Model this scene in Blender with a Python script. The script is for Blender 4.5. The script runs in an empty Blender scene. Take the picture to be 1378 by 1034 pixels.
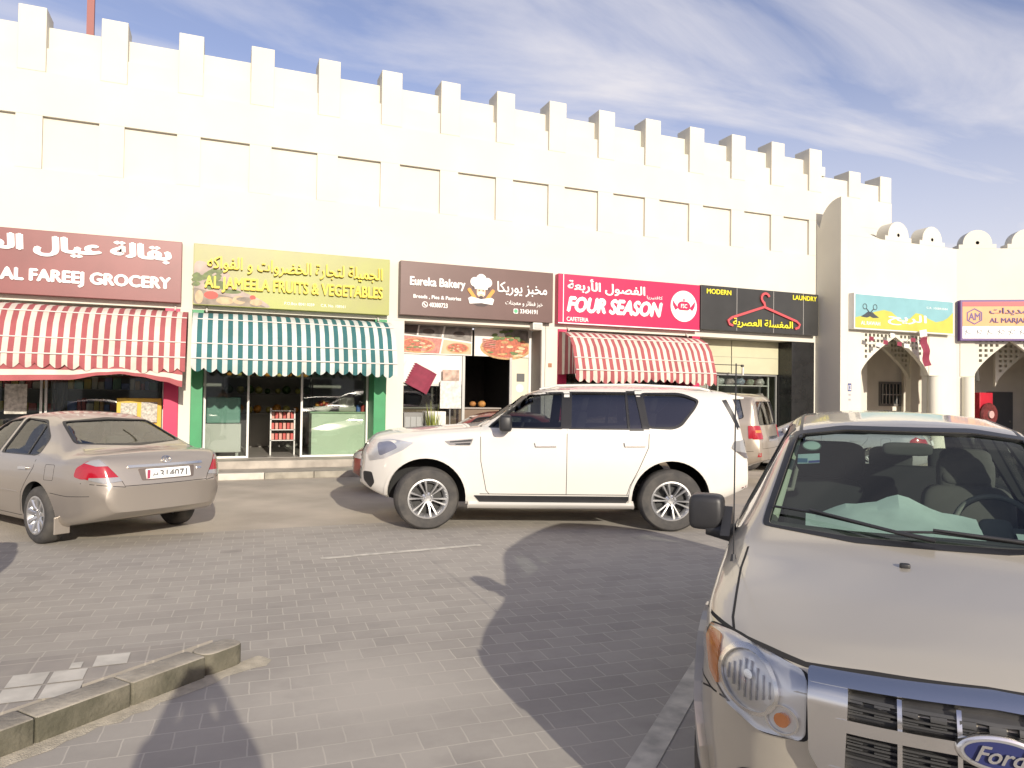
import bpy, bmesh, math, random
from math import sin, cos, pi, radians as R
from mathutils import Vector, Matrix
from mathutils.bvhtree import BVHTree
from mathutils.interpolate import poly_3d_calc
random.seed(7)
S = bpy.context.scene
C = S.collection
# ------------------------------------------------------------------ camera
cam = bpy.data.cameras.new('camera'); CAM = bpy.data.objects.new('camera', cam); C.objects.link(CAM)
yaw, pitch, roll = R(21.94), R(1.05), 0.0135
fw = Vector((sin(yaw)*cos(pitch), cos(yaw)*cos(pitch), sin(pitch)))
rt0 = Vector((cos(yaw), -sin(yaw), 0)); up0 = rt0.cross(fw)
rt = rt0*cos(roll) + up0*sin(roll); up = -rt0*sin(roll) + up0*cos(roll)
CAM.matrix_world = Matrix(((rt.x, up.x, -fw.x, 0), (rt.y, up.y, -fw.y, -16.45), (rt.z, up.z, -fw.z, 1.75), (0, 0, 0, 1)))
cam.sensor_width = 36; cam.lens = 36*965/1378; cam.clip_start = .03; cam.clip_end = 2000
S.camera = CAM
# ------------------------------------------------------------------ light, sky, exposure
SUN_EL = 20.0
sl = bpy.data.lights.new('sun', 'SUN'); sl.energy = 2.9; sl.angle = R(.5); sl.color = (1, .92, .78)
so = bpy.data.objects.new('sun', sl); C.objects.link(so)
sd = Vector((-.02, cos(R(SUN_EL)), -sin(R(SUN_EL))))            # the way the light travels
so.rotation_euler = sd.to_track_quat('-Z', 'Y').to_euler(); so.location = (0, -40, 30)
W = bpy.data.worlds.new('World'); S.world = W; W.use_nodes = True
nt = W.node_tree; N = nt.nodes; Lk = nt.links; N.clear()
out = N.new('ShaderNodeOutputWorld'); bg = N.new('ShaderNodeBackground'); bg.inputs[1].default_value = .13
sky = N.new('ShaderNodeTexSky'); sky.sky_type = 'NISHITA'; sky.sun_disc = False
sky.sun_elevation = R(SUN_EL); sky.sun_rotation = R(180); sky.dust_density = 1.2; sky.air_density = 1.0
tc = N.new('ShaderNodeTexCoord'); sep = N.new('ShaderNodeSeparateXYZ'); Lk.new(tc.outputs['Generated'], sep.inputs[0])
def mth(op, a, b=None, tree=nt):
    n = tree.nodes.new('ShaderNodeMath'); n.operation = op
    for i, v in enumerate((a, b)):
        if v is None: continue
        if isinstance(v, (int, float)): n.inputs[i].default_value = v
        else: tree.links.new(v, n.inputs[i])
    return n.outputs[0]
zz = mth('ADD', mth('MAXIMUM', sep.outputs[2], 0.0), .12)
cx_, cy_ = mth('DIVIDE', sep.outputs[0], zz), mth('DIVIDE', sep.outputs[1], zz)
cb = N.new('ShaderNodeCombineXYZ'); Lk.new(cx_, cb.inputs[0]); Lk.new(cy_, cb.inputs[1])
mp = N.new('ShaderNodeMapping'); mp.inputs['Scale'].default_value = (.42, 1.25, 1); mp.inputs['Rotation'].default_value = (0, 0, R(28)); mp.inputs['Location'].default_value = (5.1, 4.4, 0)
Lk.new(cb.outputs[0], mp.inputs[0])
nz = N.new('ShaderNodeTexNoise'); nz.inputs['Scale'].default_value = 1.35; nz.inputs['Detail'].default_value = 8; nz.inputs['Roughness'].default_value = .56; nz.inputs['Distortion'].default_value = .9
Lk.new(mp.outputs[0], nz.inputs[0])
rmp = N.new('ShaderNodeValToRGB'); rmp.color_ramp.elements[0].position = .43; rmp.color_ramp.elements[1].position = .66
rmp.color_ramp.elements[0].color = (.02, .02, .02, 1); rmp.color_ramp.elements[1].color = (.92, .92, .92, 1)
Lk.new(nz.outputs[0], rmp.inputs[0])
mx = N.new('ShaderNodeMixRGB'); mx.inputs[2].default_value = (3.7, 3.6, 3.8, 1)
tn = N.new('ShaderNodeMixRGB'); tn.blend_type = 'MULTIPLY'; tn.inputs[0].default_value = 1; tn.inputs[2].default_value = (.86, .70, .76, 1); Lk.new(sky.outputs[0], tn.inputs[1])
hz = N.new('ShaderNodeMapRange'); hz.inputs[1].default_value = .02; hz.inputs[2].default_value = .42; hz.inputs[3].default_value = .95; hz.inputs[4].default_value = 0; Lk.new(sep.outputs[2], hz.inputs[0])
Lk.new(mth('MAXIMUM', rmp.outputs[0], hz.outputs[0]), mx.inputs[0]); Lk.new(tn.outputs[0], mx.inputs[1]); Lk.new(mx.outputs[0], bg.inputs[0]); Lk.new(bg.outputs[0], out.inputs[0])
S.view_settings.view_transform = 'Standard'; S.view_settings.look = 'None'; S.view_settings.gamma = 1
S.view_settings.exposure = .80
S.render.engine = 'CYCLES'; S.cycles.max_bounces = 8; S.cycles.transparent_max_bounces = 16
# ------------------------------------------------------------------ materials
MATS = {}
def mat(name, col=(.5, .5, .5), rough=.5, metal=0, var=0.0, vscale=3, bump=0, bscale=60, coat=0, col2=None, spec=.5, emit=None):
    if name in MATS: return MATS[name]
    m = bpy.data.materials.new(name); MATS[name] = m; m.use_nodes = True
    t = m.node_tree; p = t.nodes['Principled BSDF']
    p.inputs['Base Color'].default_value = (*col, 1); p.inputs['Roughness'].default_value = rough; p.inputs['Metallic'].default_value = metal
    p.inputs['Specular IOR Level'].default_value = spec
    if coat: p.inputs['Coat Weight'].default_value = coat; p.inputs['Coat Roughness'].default_value = .04
    if var or bump:
        tcn = t.nodes.new('ShaderNodeTexCoord')
    if var:
        n = t.nodes.new('ShaderNodeTexNoise'); n.inputs['Scale'].default_value = vscale; n.inputs['Detail'].default_value = 6
        t.links.new(tcn.outputs['Object'], n.inputs[0])
        r = t.nodes.new('ShaderNodeValToRGB'); r.color_ramp.elements[0].position = .35; r.color_ramp.elements[1].position = .65
        c2 = col2 or tuple(c*(1-var) for c in col)
        r.color_ramp.elements[0].color = (*c2, 1); r.color_ramp.elements[1].color = (*col, 1)
        t.links.new(n.outputs[0], r.inputs[0]); t.links.new(r.outputs[0], p.inputs['Base Color'])
    if bump:
        n = t.nodes.new('ShaderNodeTexNoise'); n.inputs['Scale'].default_value = bscale; n.inputs['Detail'].default_value = 4
        t.links.new(tcn.outputs['Object'], n.inputs[0])
        b = t.nodes.new('ShaderNodeBump'); b.inputs['Strength'].default_value = bump; b.inputs['Distance'].default_value = .02
        t.links.new(n.outputs[0], b.inputs['Height']); t.links.new(b.outputs[0], p.inputs['Normal'])
    if emit: p.inputs['Emission Color'].default_value = (*emit[0], 1); p.inputs['Emission Strength'].default_value = emit[1]
    return m
def glass(name, tint=(.75, .8, .78), refl=.06):
    if name in MATS: return MATS[name]
    m = bpy.data.materials.new(name); MATS[name] = m; m.use_nodes = True; t = m.node_tree; t.nodes.clear()
    o = t.nodes.new('ShaderNodeOutputMaterial'); tr = t.nodes.new('ShaderNodeBsdfTransparent'); tr.inputs[0].default_value = (*tint, 1)
    g = t.nodes.new('ShaderNodeBsdfGlossy'); g.inputs['Roughness'].default_value = .015; g.inputs[0].default_value = (1, 1, 1, 1)
    lw = t.nodes.new('ShaderNodeLayerWeight'); lw.inputs[0].default_value = .12
    mr = t.nodes.new('ShaderNodeMapRange'); mr.inputs[3].default_value = refl; mr.inputs[4].default_value = .9; t.links.new(lw.outputs['Fresnel'], mr.inputs[0])
    x = t.nodes.new('ShaderNodeMixShader'); t.links.new(mr.outputs[0], x.inputs[0]); t.links.new(tr.outputs[0], x.inputs[1]); t.links.new(g.outputs[0], x.inputs[2])
    t.links.new(x.outputs[0], o.inputs[0]); return m
def nodes_of(m): return m.node_tree, m.node_tree.nodes['Principled BSDF']
def paint(name, col, metal=.0, rough=.35, dust=(.42, .37, .31), dustamt=.35, flake=0.):
    """car paint: base colour under a thin film of dust with blotches"""
    if name in MATS: return MATS[name]
    m = mat(name, col, rough, metal, coat=.8)
    t, p = nodes_of(m)
    tcn = t.nodes.new('ShaderNodeTexCoord'); n = t.nodes.new('ShaderNodeTexNoise'); n.inputs['Scale'].default_value = 2.6; n.inputs['Detail'].default_value = 9; n.inputs['Roughness'].default_value = .65
    t.links.new(tcn.outputs['Object'], n.inputs[0])
    r = t.nodes.new('ShaderNodeMapRange'); r.inputs[1].default_value = .3; r.inputs[2].default_value = .75; r.inputs[3].default_value = dustamt*.45; r.inputs[4].default_value = dustamt
    t.links.new(n.outputs[0], r.inputs[0])
    x = t.nodes.new('ShaderNodeMixRGB'); x.inputs[1].default_value = (*col, 1); x.inputs[2].default_value = (*dust, 1); t.links.new(r.outputs[0], x.inputs[0])
    t.links.new(x.outputs[0], p.inputs['Base Color'])
    q = t.nodes.new('ShaderNodeMapRange'); q.inputs[1].default_value = .3; q.inputs[2].default_value = .75; q.inputs[3].default_value = .015; q.inputs[4].default_value = .02+dustamt*.22
    t.links.new(n.outputs[0], q.inputs[0]); t.links.new(q.outputs[0], p.inputs['Coat Roughness'])
    return m
# ------------------------------------------------------------------ mesh helpers
class MB:
    def __init__(s): s.v = []; s.f = []; s.m = []; s.cur = 0
    def add(s, vs, fs):
        o = len(s.v); s.v += [tuple(v) for v in vs]
        for f in fs: s.f.append(tuple(i+o for i in f)); s.m.append(s.cur)
        return s
    def box(s, x0, x1, y0, y1, z0, z1):
        return s.add([(x0,y0,z0),(x1,y0,z0),(x1,y1,z0),(x0,y1,z0),(x0,y0,z1),(x1,y0,z1),(x1,y1,z1),(x0,y1,z1)],
            [(0,3,2,1),(4,5,6,7),(0,1,5,4),(1,2,6,5),(2,3,7,6),(3,0,4,7)])
    def prism(s, pts, a0, a1, ax='y'):
        """2D polygon extruded along an axis: ax y -> pts are (x,z); ax x -> (y,z); ax z -> (x,y)"""
        n = len(pts)
        P = {'y': lambda p, a: (p[0], a, p[1]), 'x': lambda p, a: (a, p[0], p[1]), 'z': lambda p, a: (p[0], p[1], a)}[ax]
        return s.add([P(p, a0) for p in pts]+[P(p, a1) for p in pts],
            [tuple(range(n)), tuple(range(2*n-1, n-1, -1))]+[(i, (i+1) % n, (i+1) % n+n, i+n) for i in range(n)])
    def lathe(s, prof, n=24, ax='z', o=(0, 0, 0), close=False):
        vs = []; fs = []; k = len(prof)
        for i in range(n):
            a = 2*pi*i/n
            for r, h in prof:
                p = (r*cos(a), r*sin(a), h) if ax == 'z' else (r*cos(a), h, r*sin(a)) if ax == 'y' else (h, r*cos(a), r*sin(a))
                vs.append((p[0]+o[0], p[1]+o[1], p[2]+o[2]))
        for i in range(n):
            for j in range(k if close else k-1): fs.append((i*k+j, ((i+1) % n)*k+j, ((i+1) % n)*k+(j+1) % k, i*k+(j+1) % k))
        return s.add(vs, fs)
    def cyl(s, o, r, h, n=16, ax='z', r2=None):
        r2 = r if r2 is None else r2
        return s.lathe([(0.0001, 0), (r, 0), (r2, h), (0.0001, h)], n, ax, o)
    def tube(s, pts, r, n=8):
        pts = [Vector(p) for p in pts]; vs = []; fs = []
        rr = r if isinstance(r, (list, tuple)) else [r]*len(pts)
        for i, p in enumerate(pts):
            d = (pts[min(i+1, len(pts)-1)]-pts[max(i-1, 0)]).normalized()
            u = d.cross(Vector((0, 0, 1)) if abs(d.z) < .9 else Vector((1, 0, 0))).normalized(); w = d.cross(u)
            for k in range(n): vs.append(p+(u*cos(2*pi*k/n)+w*sin(2*pi*k/n))*rr[i])
        for i in range(len(pts)-1):
            for k in range(n): fs.append((i*n+k, i*n+(k+1) % n, (i+1)*n+(k+1) % n, (i+1)*n+k))
        fs += [tuple(range(n)), tuple(range((len(pts)-1)*n, len(pts)*n))]
        return s.add(vs, fs)
    def ball(s, c, rx, ry=None, rz=None, n=12, jit=0):
        ry = ry or rx; rz = rz or rx; vs = [(c[0], c[1], c[2]-rz)]; fs = []; m = n//2
        for i in range(1, m):
            t = -pi/2+pi*i/m
            for k in range(n):
                j = 1+random.uniform(-jit, jit)
                vs.append((c[0]+rx*cos(t)*cos(2*pi*k/n)*j, c[1]+ry*cos(t)*sin(2*pi*k/n)*j, c[2]+rz*sin(t)*j))
        vs.append((c[0], c[1], c[2]+rz)); e = len(vs)-1
        for k in range(n):
            fs.append((0, 1+(k+1) % n, 1+k)); fs.append((e, 1+(m-2)*n+k, 1+(m-2)*n+(k+1) % n))
            for i in range(m-2): fs.append((1+i*n+k, 1+i*n+(k+1) % n, 1+(i+1)*n+(k+1) % n, 1+(i+1)*n+k))
        return s.add(vs, fs)
    def mesh(s, name, mats, smooth=None, recalc=True, bevel=0, bseg=2):
        me = bpy.data.meshes.new(name); me.from_pydata(s.v, [], s.f)
        for m in (mats if isinstance(mats, (list, tuple)) else [mats]): me.materials.append(m)
        for p, i in zip(me.polygons, s.m): p.material_index = i
        if recalc or bevel:
            b = bmesh.new(); b.from_mesh(me)
            bmesh.ops.recalc_face_normals(b, faces=b.faces)
            if bevel:
                es = [e for e in b.edges if len(e.link_faces) == 2 and e.calc_face_angle(0) > .6]
                bmesh.ops.bevel(b, geom=es, offset=bevel, segments=bseg, affect='EDGES', profile=.5, clamp_overlap=True)
            b.to_mesh(me); b.free()
        if smooth is not None:
            for p in me.polygons: p.use_smooth = True
            me.set_sharp_from_angle(angle=R(smooth))
        return me
    def obj(s, name, mats, parent=None, **k): return link(name, s.mesh(name, mats, **k), parent)
def link(name, me, parent=None):
    o = bpy.data.objects.new(name, me); C.objects.link(o); o.parent = parent; return o
def tag(o, label=None, cat=None, group=None, kind=None):
    if label: o['label'] = label
    if cat: o['category'] = cat
    if group: o['group'] = group
    if kind: o['kind'] = kind
    return o
def thing(name, label, cat, loc=(0, 0, 0), rotz=0, group=None):
    o = bpy.data.objects.new(name, None); C.objects.link(o); o.location = loc; o.rotation_euler = (0, 0, rotz); o.empty_display_size = .2
    return tag(o, label, cat, group)
def dup_tree(o, parent=None):
    c = o.copy(); C.objects.link(c); c.parent = parent
    for ch in [x for x in C.objects if x.parent == o]: dup_tree(ch, c)
    return c
def circ(cx, cy, rx, ry=None, n=24, a0=0, a1=2*pi):
    ry = ry or rx; full = abs(a1-a0-2*pi) < 1e-6
    return [(cx+rx*cos(a0+(a1-a0)*i/(n if full else n-1)), cy+ry*sin(a0+(a1-a0)*i/(n if full else n-1))) for i in range(n)]
def rpoly(pts, r, n=4):
    o = []; k = len(pts)
    for i in range(k):
        p = Vector(pts[i]); a = Vector(pts[i-1])-p; b = Vector(pts[(i+1) % k])-p
        q = min(r, a.length*.45, b.length*.45); A = p+a.normalized()*q; B = p+b.normalized()*q
        for j in range(n+1):
            t = j/n; o.append(tuple(A*(1-t)**2+p*2*t*(1-t)+B*t*t))
    return o
def fat_line(pts, w):
    """polyline -> polygon of width w"""
    L_, R_ = [], []; P = [Vector(p) for p in pts]
    for i, p in enumerate(P):
        d = (P[min(i+1, len(P)-1)]-P[max(i-1, 0)]).normalized(); n = Vector((-d.y, d.x))*w/2
        L_.append(tuple(p+n)); R_.append(tuple(p-n))
    return L_+R_[::-1]
# ------------------------------------------------------------------ lettering
AR = {}
for ch, base, k in [('ا',0xFE8D,2),('أ',0xFE83,2),('ب',0xFE8F,4),('ة',0xFE93,2),('ت',0xFE95,4),('ج',0xFE9D,4),('ح',0xFEA1,4),('خ',0xFEA5,4),('د',0xFEA9,2),('ر',0xFEAD,2),('ز',0xFEAF,2),
    ('س',0xFEB1,4),('ش',0xFEB5,4),('ص',0xFEB9,4),('ض',0xFEBD,4),('ط',0xFEC1,4),('ع',0xFEC9,4),('غ',0xFECD,4),('ف',0xFED1,4),('ق',0xFED5,4),('ك',0xFED9,4),('ل',0xFEDD,4),('م',0xFEE1,4),('ن',0xFEE5,4),
    ('ه',0xFEE9,4),('و',0xFEED,2),('ي',0xFEF1,4),('ئ',0xFE89,4)]: AR[ch] = (base, k)
def arabic(s):
    out = []; n = len(s)
    for i, c in enumerate(s):
        if c not in AR: out.append(c); continue
        base, k = AR[c]
        prev = i > 0 and s[i-1] in AR and AR[s[i-1]][1] == 4
        nxt = i < n-1 and s[i+1] in AR and k == 4
        out.append(chr(base + (3 if prev and nxt else 1 if prev else 2 if nxt else 0)))
    return ''.join(out[::-1])
def text_mesh(body, bold=0., shear=0.):
    c = bpy.data.curves.new('lettering', 'FONT'); c.body = body; c.shear = shear; c.resolution_u = 3
    o = bpy.data.objects.new('lettering', c); C.objects.link(o)
    dg = bpy.context.evaluated_depsgraph_get(); dg.update()
    me = bpy.data.meshes.new_from_object(o.evaluated_get(dg))
    vs = [tuple(v.co) for v in me.vertices]; fs = [tuple(p.vertices) for p in me.polygons]
    bpy.data.objects.remove(o); bpy.data.curves.remove(c); bpy.data.meshes.remove(me)
    return vs, fs
def lettering(parent, body, x0, x1, z0, z1, y, m, bold=.02, shear=0., ext=.012, slant=0., name='lettering', xf=None):
    """raised letters fitted into the box x0..x1, z0..z1 on the plane y (facing -y)"""
    vs, fs = text_mesh(body, bold, shear)
    if bold > .004:                         # heavier strokes: overlaid copies, nudged sideways
        n0 = len(vs); V0 = list(vs); F0 = list(fs)
        for k, (dx, dy) in enumerate([(bold, .0), (-bold, .0), (0, bold*.7), (0, -bold*.7), (bold*.5, 0), (-bold*.5, 0)]):
            vs += [(v[0]+dx, v[1]+dy, 0) for v in V0]; fs += [tuple(i+n0*(k+1) for i in f) for f in F0]
    a = [min(v[i] for v in vs) for i in (0, 1)]; b = [max(v[i] for v in vs) for i in (0, 1)]
    P = []
    for v in vs:
        u = (v[0]-a[0])/(b[0]-a[0]); w = (v[1]-a[1])/(b[1]-a[1])
        P.append((x0+(x1-x0)*u, z0+(z1-z0)*w+slant*u))
    b_ = bmesh.new(); V = [b_.verts.new((p[0], y-ext, p[1])) for p in P]
    for f in fs:
        try: b_.faces.new([V[i] for i in f])
        except ValueError: pass
    b_.verts.index_update(); seen = set(); k = 0                      # every stroke gets a depth of its own: no two faces in one plane
    for v0 in b_.verts:
        if v0 in seen: continue
        st = [v0]; seen.add(v0); isl_ = []
        while st:
            v = st.pop(); isl_.append(v)
            for e_ in v.link_edges:
                w_ = e_.other_vert(v)
                if w_ not in seen: seen.add(w_); st.append(w_)
        for v in isl_: v.co.y -= .00013*(k % 97)*min(1, ext/.008)
        k += 1
    if ext > .003:
        r = bmesh.ops.extrude_face_region(b_, geom=list(b_.faces)); 
        bmesh.ops.translate(b_, verts=[g for g in r['geom'] if isinstance(g, bmesh.types.BMVert)], vec=(0, ext-.001, 0))
        bmesh.ops.recalc_face_normals(b_, faces=b_.faces)
    if xf: bmesh.ops.transform(b_, matrix=xf, verts=b_.verts)
    me = bpy.data.meshes.new(name); b_.to_mesh(me); b_.free(); me.materials.append(m)
    return link(name, me, parent)
def plate(parent, name, pts, y0, y1, m, xf=None):
    mb = MB().prism(pts, y0, y1)
    if xf: mb.v = [tuple(xf @ Vector(v)) for v in mb.v]
    return mb.obj(name, m, parent)
def boolean(target, cutters, solver='EXACT'):
    """target mesh minus each cutter mesh -> new mesh"""
    o = bpy.data.objects.new('work', target); C.objects.link(o); cs = []
    for c in cutters:
        co = bpy.data.objects.new('cut', c); C.objects.link(co); cs.append(co)
        md = o.modifiers.new('b', 'BOOLEAN'); md.operation = 'DIFFERENCE'; md.object = co; md.solver = solver
        md.material_mode = 'TRANSFER'
    dg = bpy.context.evaluated_depsgraph_get(); dg.update()
    me = bpy.data.meshes.new_from_object(o.evaluated_get(dg), depsgraph=dg)
    for x in [o]+cs: bpy.data.objects.remove(x)
    return me
# ================================================================== SETTING
def ground_mats():
    m = mat('sandy_asphalt', (.50, .445, .365), .95, var=.25, vscale=.9, bump=.5, bscale=45)
    m2 = bpy.data.materials.new('pavers'); m2.use_nodes = True; MATS['pavers'] = m2; t, p = nodes_of(m2); p.inputs['Roughness'].default_value = .88
    tcn = t.nodes.new('ShaderNodeTexCoord')
    mp_ = t.nodes.new('ShaderNodeMapping'); mp_.inputs['Rotation'].default_value = (0, 0, R(2.5)); t.links.new(tcn.outputs['Object'], mp_.inputs[0])
    dn = t.nodes.new('ShaderNodeTexNoise'); dn.inputs['Scale'].default_value = 7; dn.inputs['Detail'].default_value = 3; t.links.new(tcn.outputs['Object'], dn.inputs[0])
    dv = t.nodes.new('ShaderNodeVectorMath'); dv.operation = 'SCALE'; dv.inputs[3].default_value = .016; t.links.new(dn.outputs['Color'], dv.inputs[0])
    da = t.nodes.new('ShaderNodeVectorMath'); t.links.new(mp_.outputs[0], da.inputs[0]); t.links.new(dv.outputs[0], da.inputs[1])
    br = t.nodes.new('ShaderNodeTexBrick'); t.links.new(da.outputs[0], br.inputs[0])
    br.inputs['Scale'].default_value = 1; br.inputs['Brick Width'].default_value = .235; br.inputs['Row Height'].default_value = .19
    br.inputs['Mortar Size'].default_value = .0045; br.inputs['Mortar Smooth'].default_value = .3; br.inputs['Bias'].default_value = -.1
    br.inputs['Color1'].default_value = (.30, .276, .243, 1); br.inputs['Color2'].default_value = (.365, .335, .292, 1); br.inputs['Mortar'].default_value = (.49, .45, .38, 1)
    n1 = t.nodes.new('ShaderNodeTexNoise'); n1.inputs['Scale'].default_value = .55; n1.inputs['Detail'].default_value = 9; n1.inputs['Roughness'].default_value = .62; t.links.new(tcn.outputs['Object'], n1.inputs[0])
    n2 = t.nodes.new('ShaderNodeTexNoise'); n2.inputs['Scale'].default_value = 5; n2.inputs['Detail'].default_value = 8; n2.inputs['Roughness'].default_value = .7; t.links.new(tcn.outputs['Object'], n2.inputs[0])
    # drift of sand in the middle of the lane (a patch with its own ragged outline)
    mps = t.nodes.new('ShaderNodeMapping'); mps.vector_type = 'POINT'; mps.inputs['Location'].default_value = (-.95, 12.3, 0); t.links.new(tcn.outputs['Object'], mps.inputs[0])
    sc_ = t.nodes.new('ShaderNodeVectorMath'); sc_.operation = 'MULTIPLY'; sc_.inputs[1].default_value = (1.15, .85, 0); t.links.new(mps.outputs[0], sc_.inputs[0])
    ln = t.nodes.new('ShaderNodeVectorMath'); ln.operation = 'LENGTH'; t.links.new(sc_.outputs[0], ln.inputs[0])
    patch = mth('ADD', mth('SUBTRACT', 1.0, ln.outputs[1], t), mth('ADD', mth('MULTIPLY', n2.outputs[0], .75, t), mth('SUBTRACT', mth('MULTIPLY', n1.outputs[0], 1.6, t), .9, t), t), t)
    pr = t.nodes.new('ShaderNodeMapRange'); pr.inputs[1].default_value = .15; pr.inputs[2].default_value = 1.0; pr.inputs[4].default_value = .85; t.links.new(patch, pr.inputs[0])
    ds = t.nodes.new('ShaderNodeMapRange'); ds.inputs[1].default_value = .38; ds.inputs[2].default_value = .72; ds.inputs[3].default_value = .04; ds.inputs[4].default_value = .62
    t.links.new(mth('ADD', mth('MULTIPLY', n1.outputs[0], .6, t), mth('MULTIPLY', n2.outputs[0], .4, t), t), ds.inputs[0])
    amt = mth('MAXIMUM', ds.outputs[0], pr.outputs[0], t)
    x = t.nodes.new('ShaderNodeMixRGB'); x.inputs[2].default_value = (.45, .415, .36, 1); t.links.new(amt, x.inputs[0]); t.links.new(br.outputs[0], x.inputs[1])
    # oil spots and rubbed tyre tracks
    n3 = t.nodes.new('ShaderNodeTexNoise'); n3.inputs['Scale'].default_value = 1.7; n3.inputs['Detail'].default_value = 5; t.links.new(tcn.outputs['Object'], n3.inputs[0])
    o3 = t.nodes.new('ShaderNodeMapRange'); o3.inputs[1].default_value = .60; o3.inputs[2].default_value = .74; o3.inputs[4].default_value = .25; t.links.new(n3.outputs[0], o3.inputs[0])
    mt = t.nodes.new('ShaderNodeMapping'); mt.inputs['Rotation'].default_value = (0, 0, R(-8)); mt.inputs['Scale'].default_value = (.09, 1.5, 1); t.links.new(tcn.outputs['Object'], mt.inputs[0])
    n4 = t.nodes.new('ShaderNodeTexNoise'); n4.inputs['Scale'].default_value = 1.1; n4.inputs['Detail'].default_value = 4; t.links.new(mt.outputs[0], n4.inputs[0])
    o4 = t.nodes.new('ShaderNodeMapRange'); o4.inputs[1].default_value = .5; o4.inputs[2].default_value = .75; o4.inputs[4].default_value = .22; t.links.new(n4.outputs[0], o4.inputs[0])
    x2 = t.nodes.new('ShaderNodeMixRGB'); x2.inputs[2].default_value = (.11, .10, .095, 1); t.links.new(mth('MAXIMUM', o3.outputs[0], o4.outputs[0], t), x2.inputs[0]); t.links.new(x.outputs[0], x2.inputs[1]); t.links.new(x2.outputs[0], p.inputs[0])
    h = t.nodes.new('ShaderNodeMapRange'); h.inputs[3].default_value = 1; h.inputs[4].default_value = 0; t.links.new(br.outputs['Fac'], h.inputs[0])
    hm = mth('ADD', mth('MULTIPLY', h.outputs[0], mth('SUBTRACT', 1.0, amt, t), t), mth('MULTIPLY', n2.outputs[0], .5, t), t)
    b = t.nodes.new('ShaderNodeBump'); b.inputs['Strength'].default_value = .3; b.inputs['Distance'].default_value = .004; t.links.new(hm, b.inputs['Height']); t.links.new(b.outputs[0], p.inputs['Normal'])
    return m, m2
M_SAND, M_PAVE = ground_mats()
o = MB().add([(-400,-400,0),(400,-400,0),(400,400,0),(-400,400,0)], [(0,1,2,3)]).obj('ground', M_SAND); tag(o, 'dusty sand coloured asphalt of the car park in front of the shops', 'ground', kind='structure')
o = MB().add([(-60,-80,.004),(60,-80,.004),(60,-6.62,.004),(-60,-6.66,.004)], [(0,1,2,3)]).obj('paved_road', M_PAVE); tag(o, 'grey interlocking paver road with dusty joints', 'road', kind='structure')
M_LINE = mat('worn_road_paint', (.66, .62, .53), .9, var=.45, vscale=7, col2=(.40, .375, .325))
mk = MB()
def strip(mb, a, b, w, z=.008):
    a = Vector(a); b = Vector(b); d = (b-a).normalized(); n = Vector((-d.y, d.x))*w/2
    mb.add([(*(a-n), z), (*(b-n), z), (*(b+n), z), (*(a+n), z)], [(0,1,2,3)])
strip(mk, (1.0, -8.6), (2.85, -8.46), .09); strip(mk, (1.55, -13.8), (6.6, -9.2), .13); strip(mk, (-4.2, -8.75), (-2.2, -8.72), .08)
o = mk.obj('road_markings', M_LINE); tag(o, 'worn pale parking lines on the pavers', 'road marking', kind='structure')
M_CONC = mat('kerb_concrete', (.36, .33, .27), .9, var=.3, vscale=4, bump=.5, bscale=50)
M_CONCW = mat('kerb_white', (.62, .58, .50), .85, var=.2, vscale=5)
M_STEP = mat('step_tile', (.45, .405, .345), .8, var=.35, vscale=2.5, bump=.2)
# shop pavement, kerb and raised shop floor
pv = thing('pavement', 'low tiled pavement with kerb along the shop fronts', 'pavement', (0, 0, 0)); tag(pv, kind='structure')
a = MB().box(-12, 16.38, -.80, -.03, 0, .136); a.obj('pavement_slab', M_STEP, pv, bevel=.006)
kb = MB(); x = -12.0; i = 0
while x < 16.3:
    w = .98; kw = MB().box(x+.004, x+w, -.95, -.803, 0, .14); kw.obj('kerb_stone', M_CONCW if i in (12, 4, 20) else M_CONC, pv, bevel=.012); x += w+.006; i += 1
MB().box(-12, 16.385, -.03, 3.9, 0, .30).obj('shop_floor', M_STEP, pv, bevel=.008)
# triangular island with kerb at the near left
isl = thing('traffic_island', 'tiled traffic island with a dark sided concrete kerb', 'traffic island', (0, 0, 0)); tag(isl, kind='structure')
d0 = Vector((-.776, -.631)); n0 = Vector((.631, -.776)); tip = Vector((.17, -11.47))
tl = MB(); tl.prism([(-.03, -11.33), (-9, -11.25), (-9, -18.6), tuple(tip+d0*11.5-n0*.18)], 0, .132, 'z')
m = bpy.data.materials.new('island_tiles'); MATS['island_tiles'] = m; m.use_nodes = True; t, p = nodes_of(m); p.inputs['Roughness'].default_value = .85
tcn = t.nodes.new('ShaderNodeTexCoord'); br = t.nodes.new('ShaderNodeTexBrick'); t.links.new(tcn.outputs['Object'], br.inputs[0]); br.offset = 0
br.inputs['Scale'].default_value = 1; br.inputs['Brick Width'].default_value = .2; br.inputs['Row Height'].default_value = .2; br.inputs['Mortar Size'].default_value = .005
br.inputs['Color1'].default_value = (.25, .23, .205, 1); br.inputs['Color2'].default_value = (.29, .265, .235, 1); br.inputs['Mortar'].default_value = (.40, .365, .31, 1)
nn = t.nodes.new('ShaderNodeTexNoise'); nn.inputs['Scale'].default_value = 3; nn.inputs['Detail'].default_value = 8; t.links.new(tcn.outputs['Object'], nn.inputs[0])
rr_ = t.nodes.new('ShaderNodeMapRange'); rr_.inputs[1].default_value = .35; rr_.inputs[2].default_value = .7; rr_.inputs[4].default_value = .7; t.links.new(nn.outputs[0], rr_.inputs[0])
xx = t.nodes.new('ShaderNodeMixRGB'); xx.inputs[2].default_value = (.40, .36, .305, 1); t.links.new(rr_.outputs[0], xx.inputs[0]); t.links.new(br.outputs[0], xx.inputs[1]); t.links.new(xx.outputs[0], p.inputs[0])
tl.obj('island_top', m, isl)
M_WT = mat('white_tile', (.58, .55, .48), .8, var=.25, vscale=6)
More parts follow.
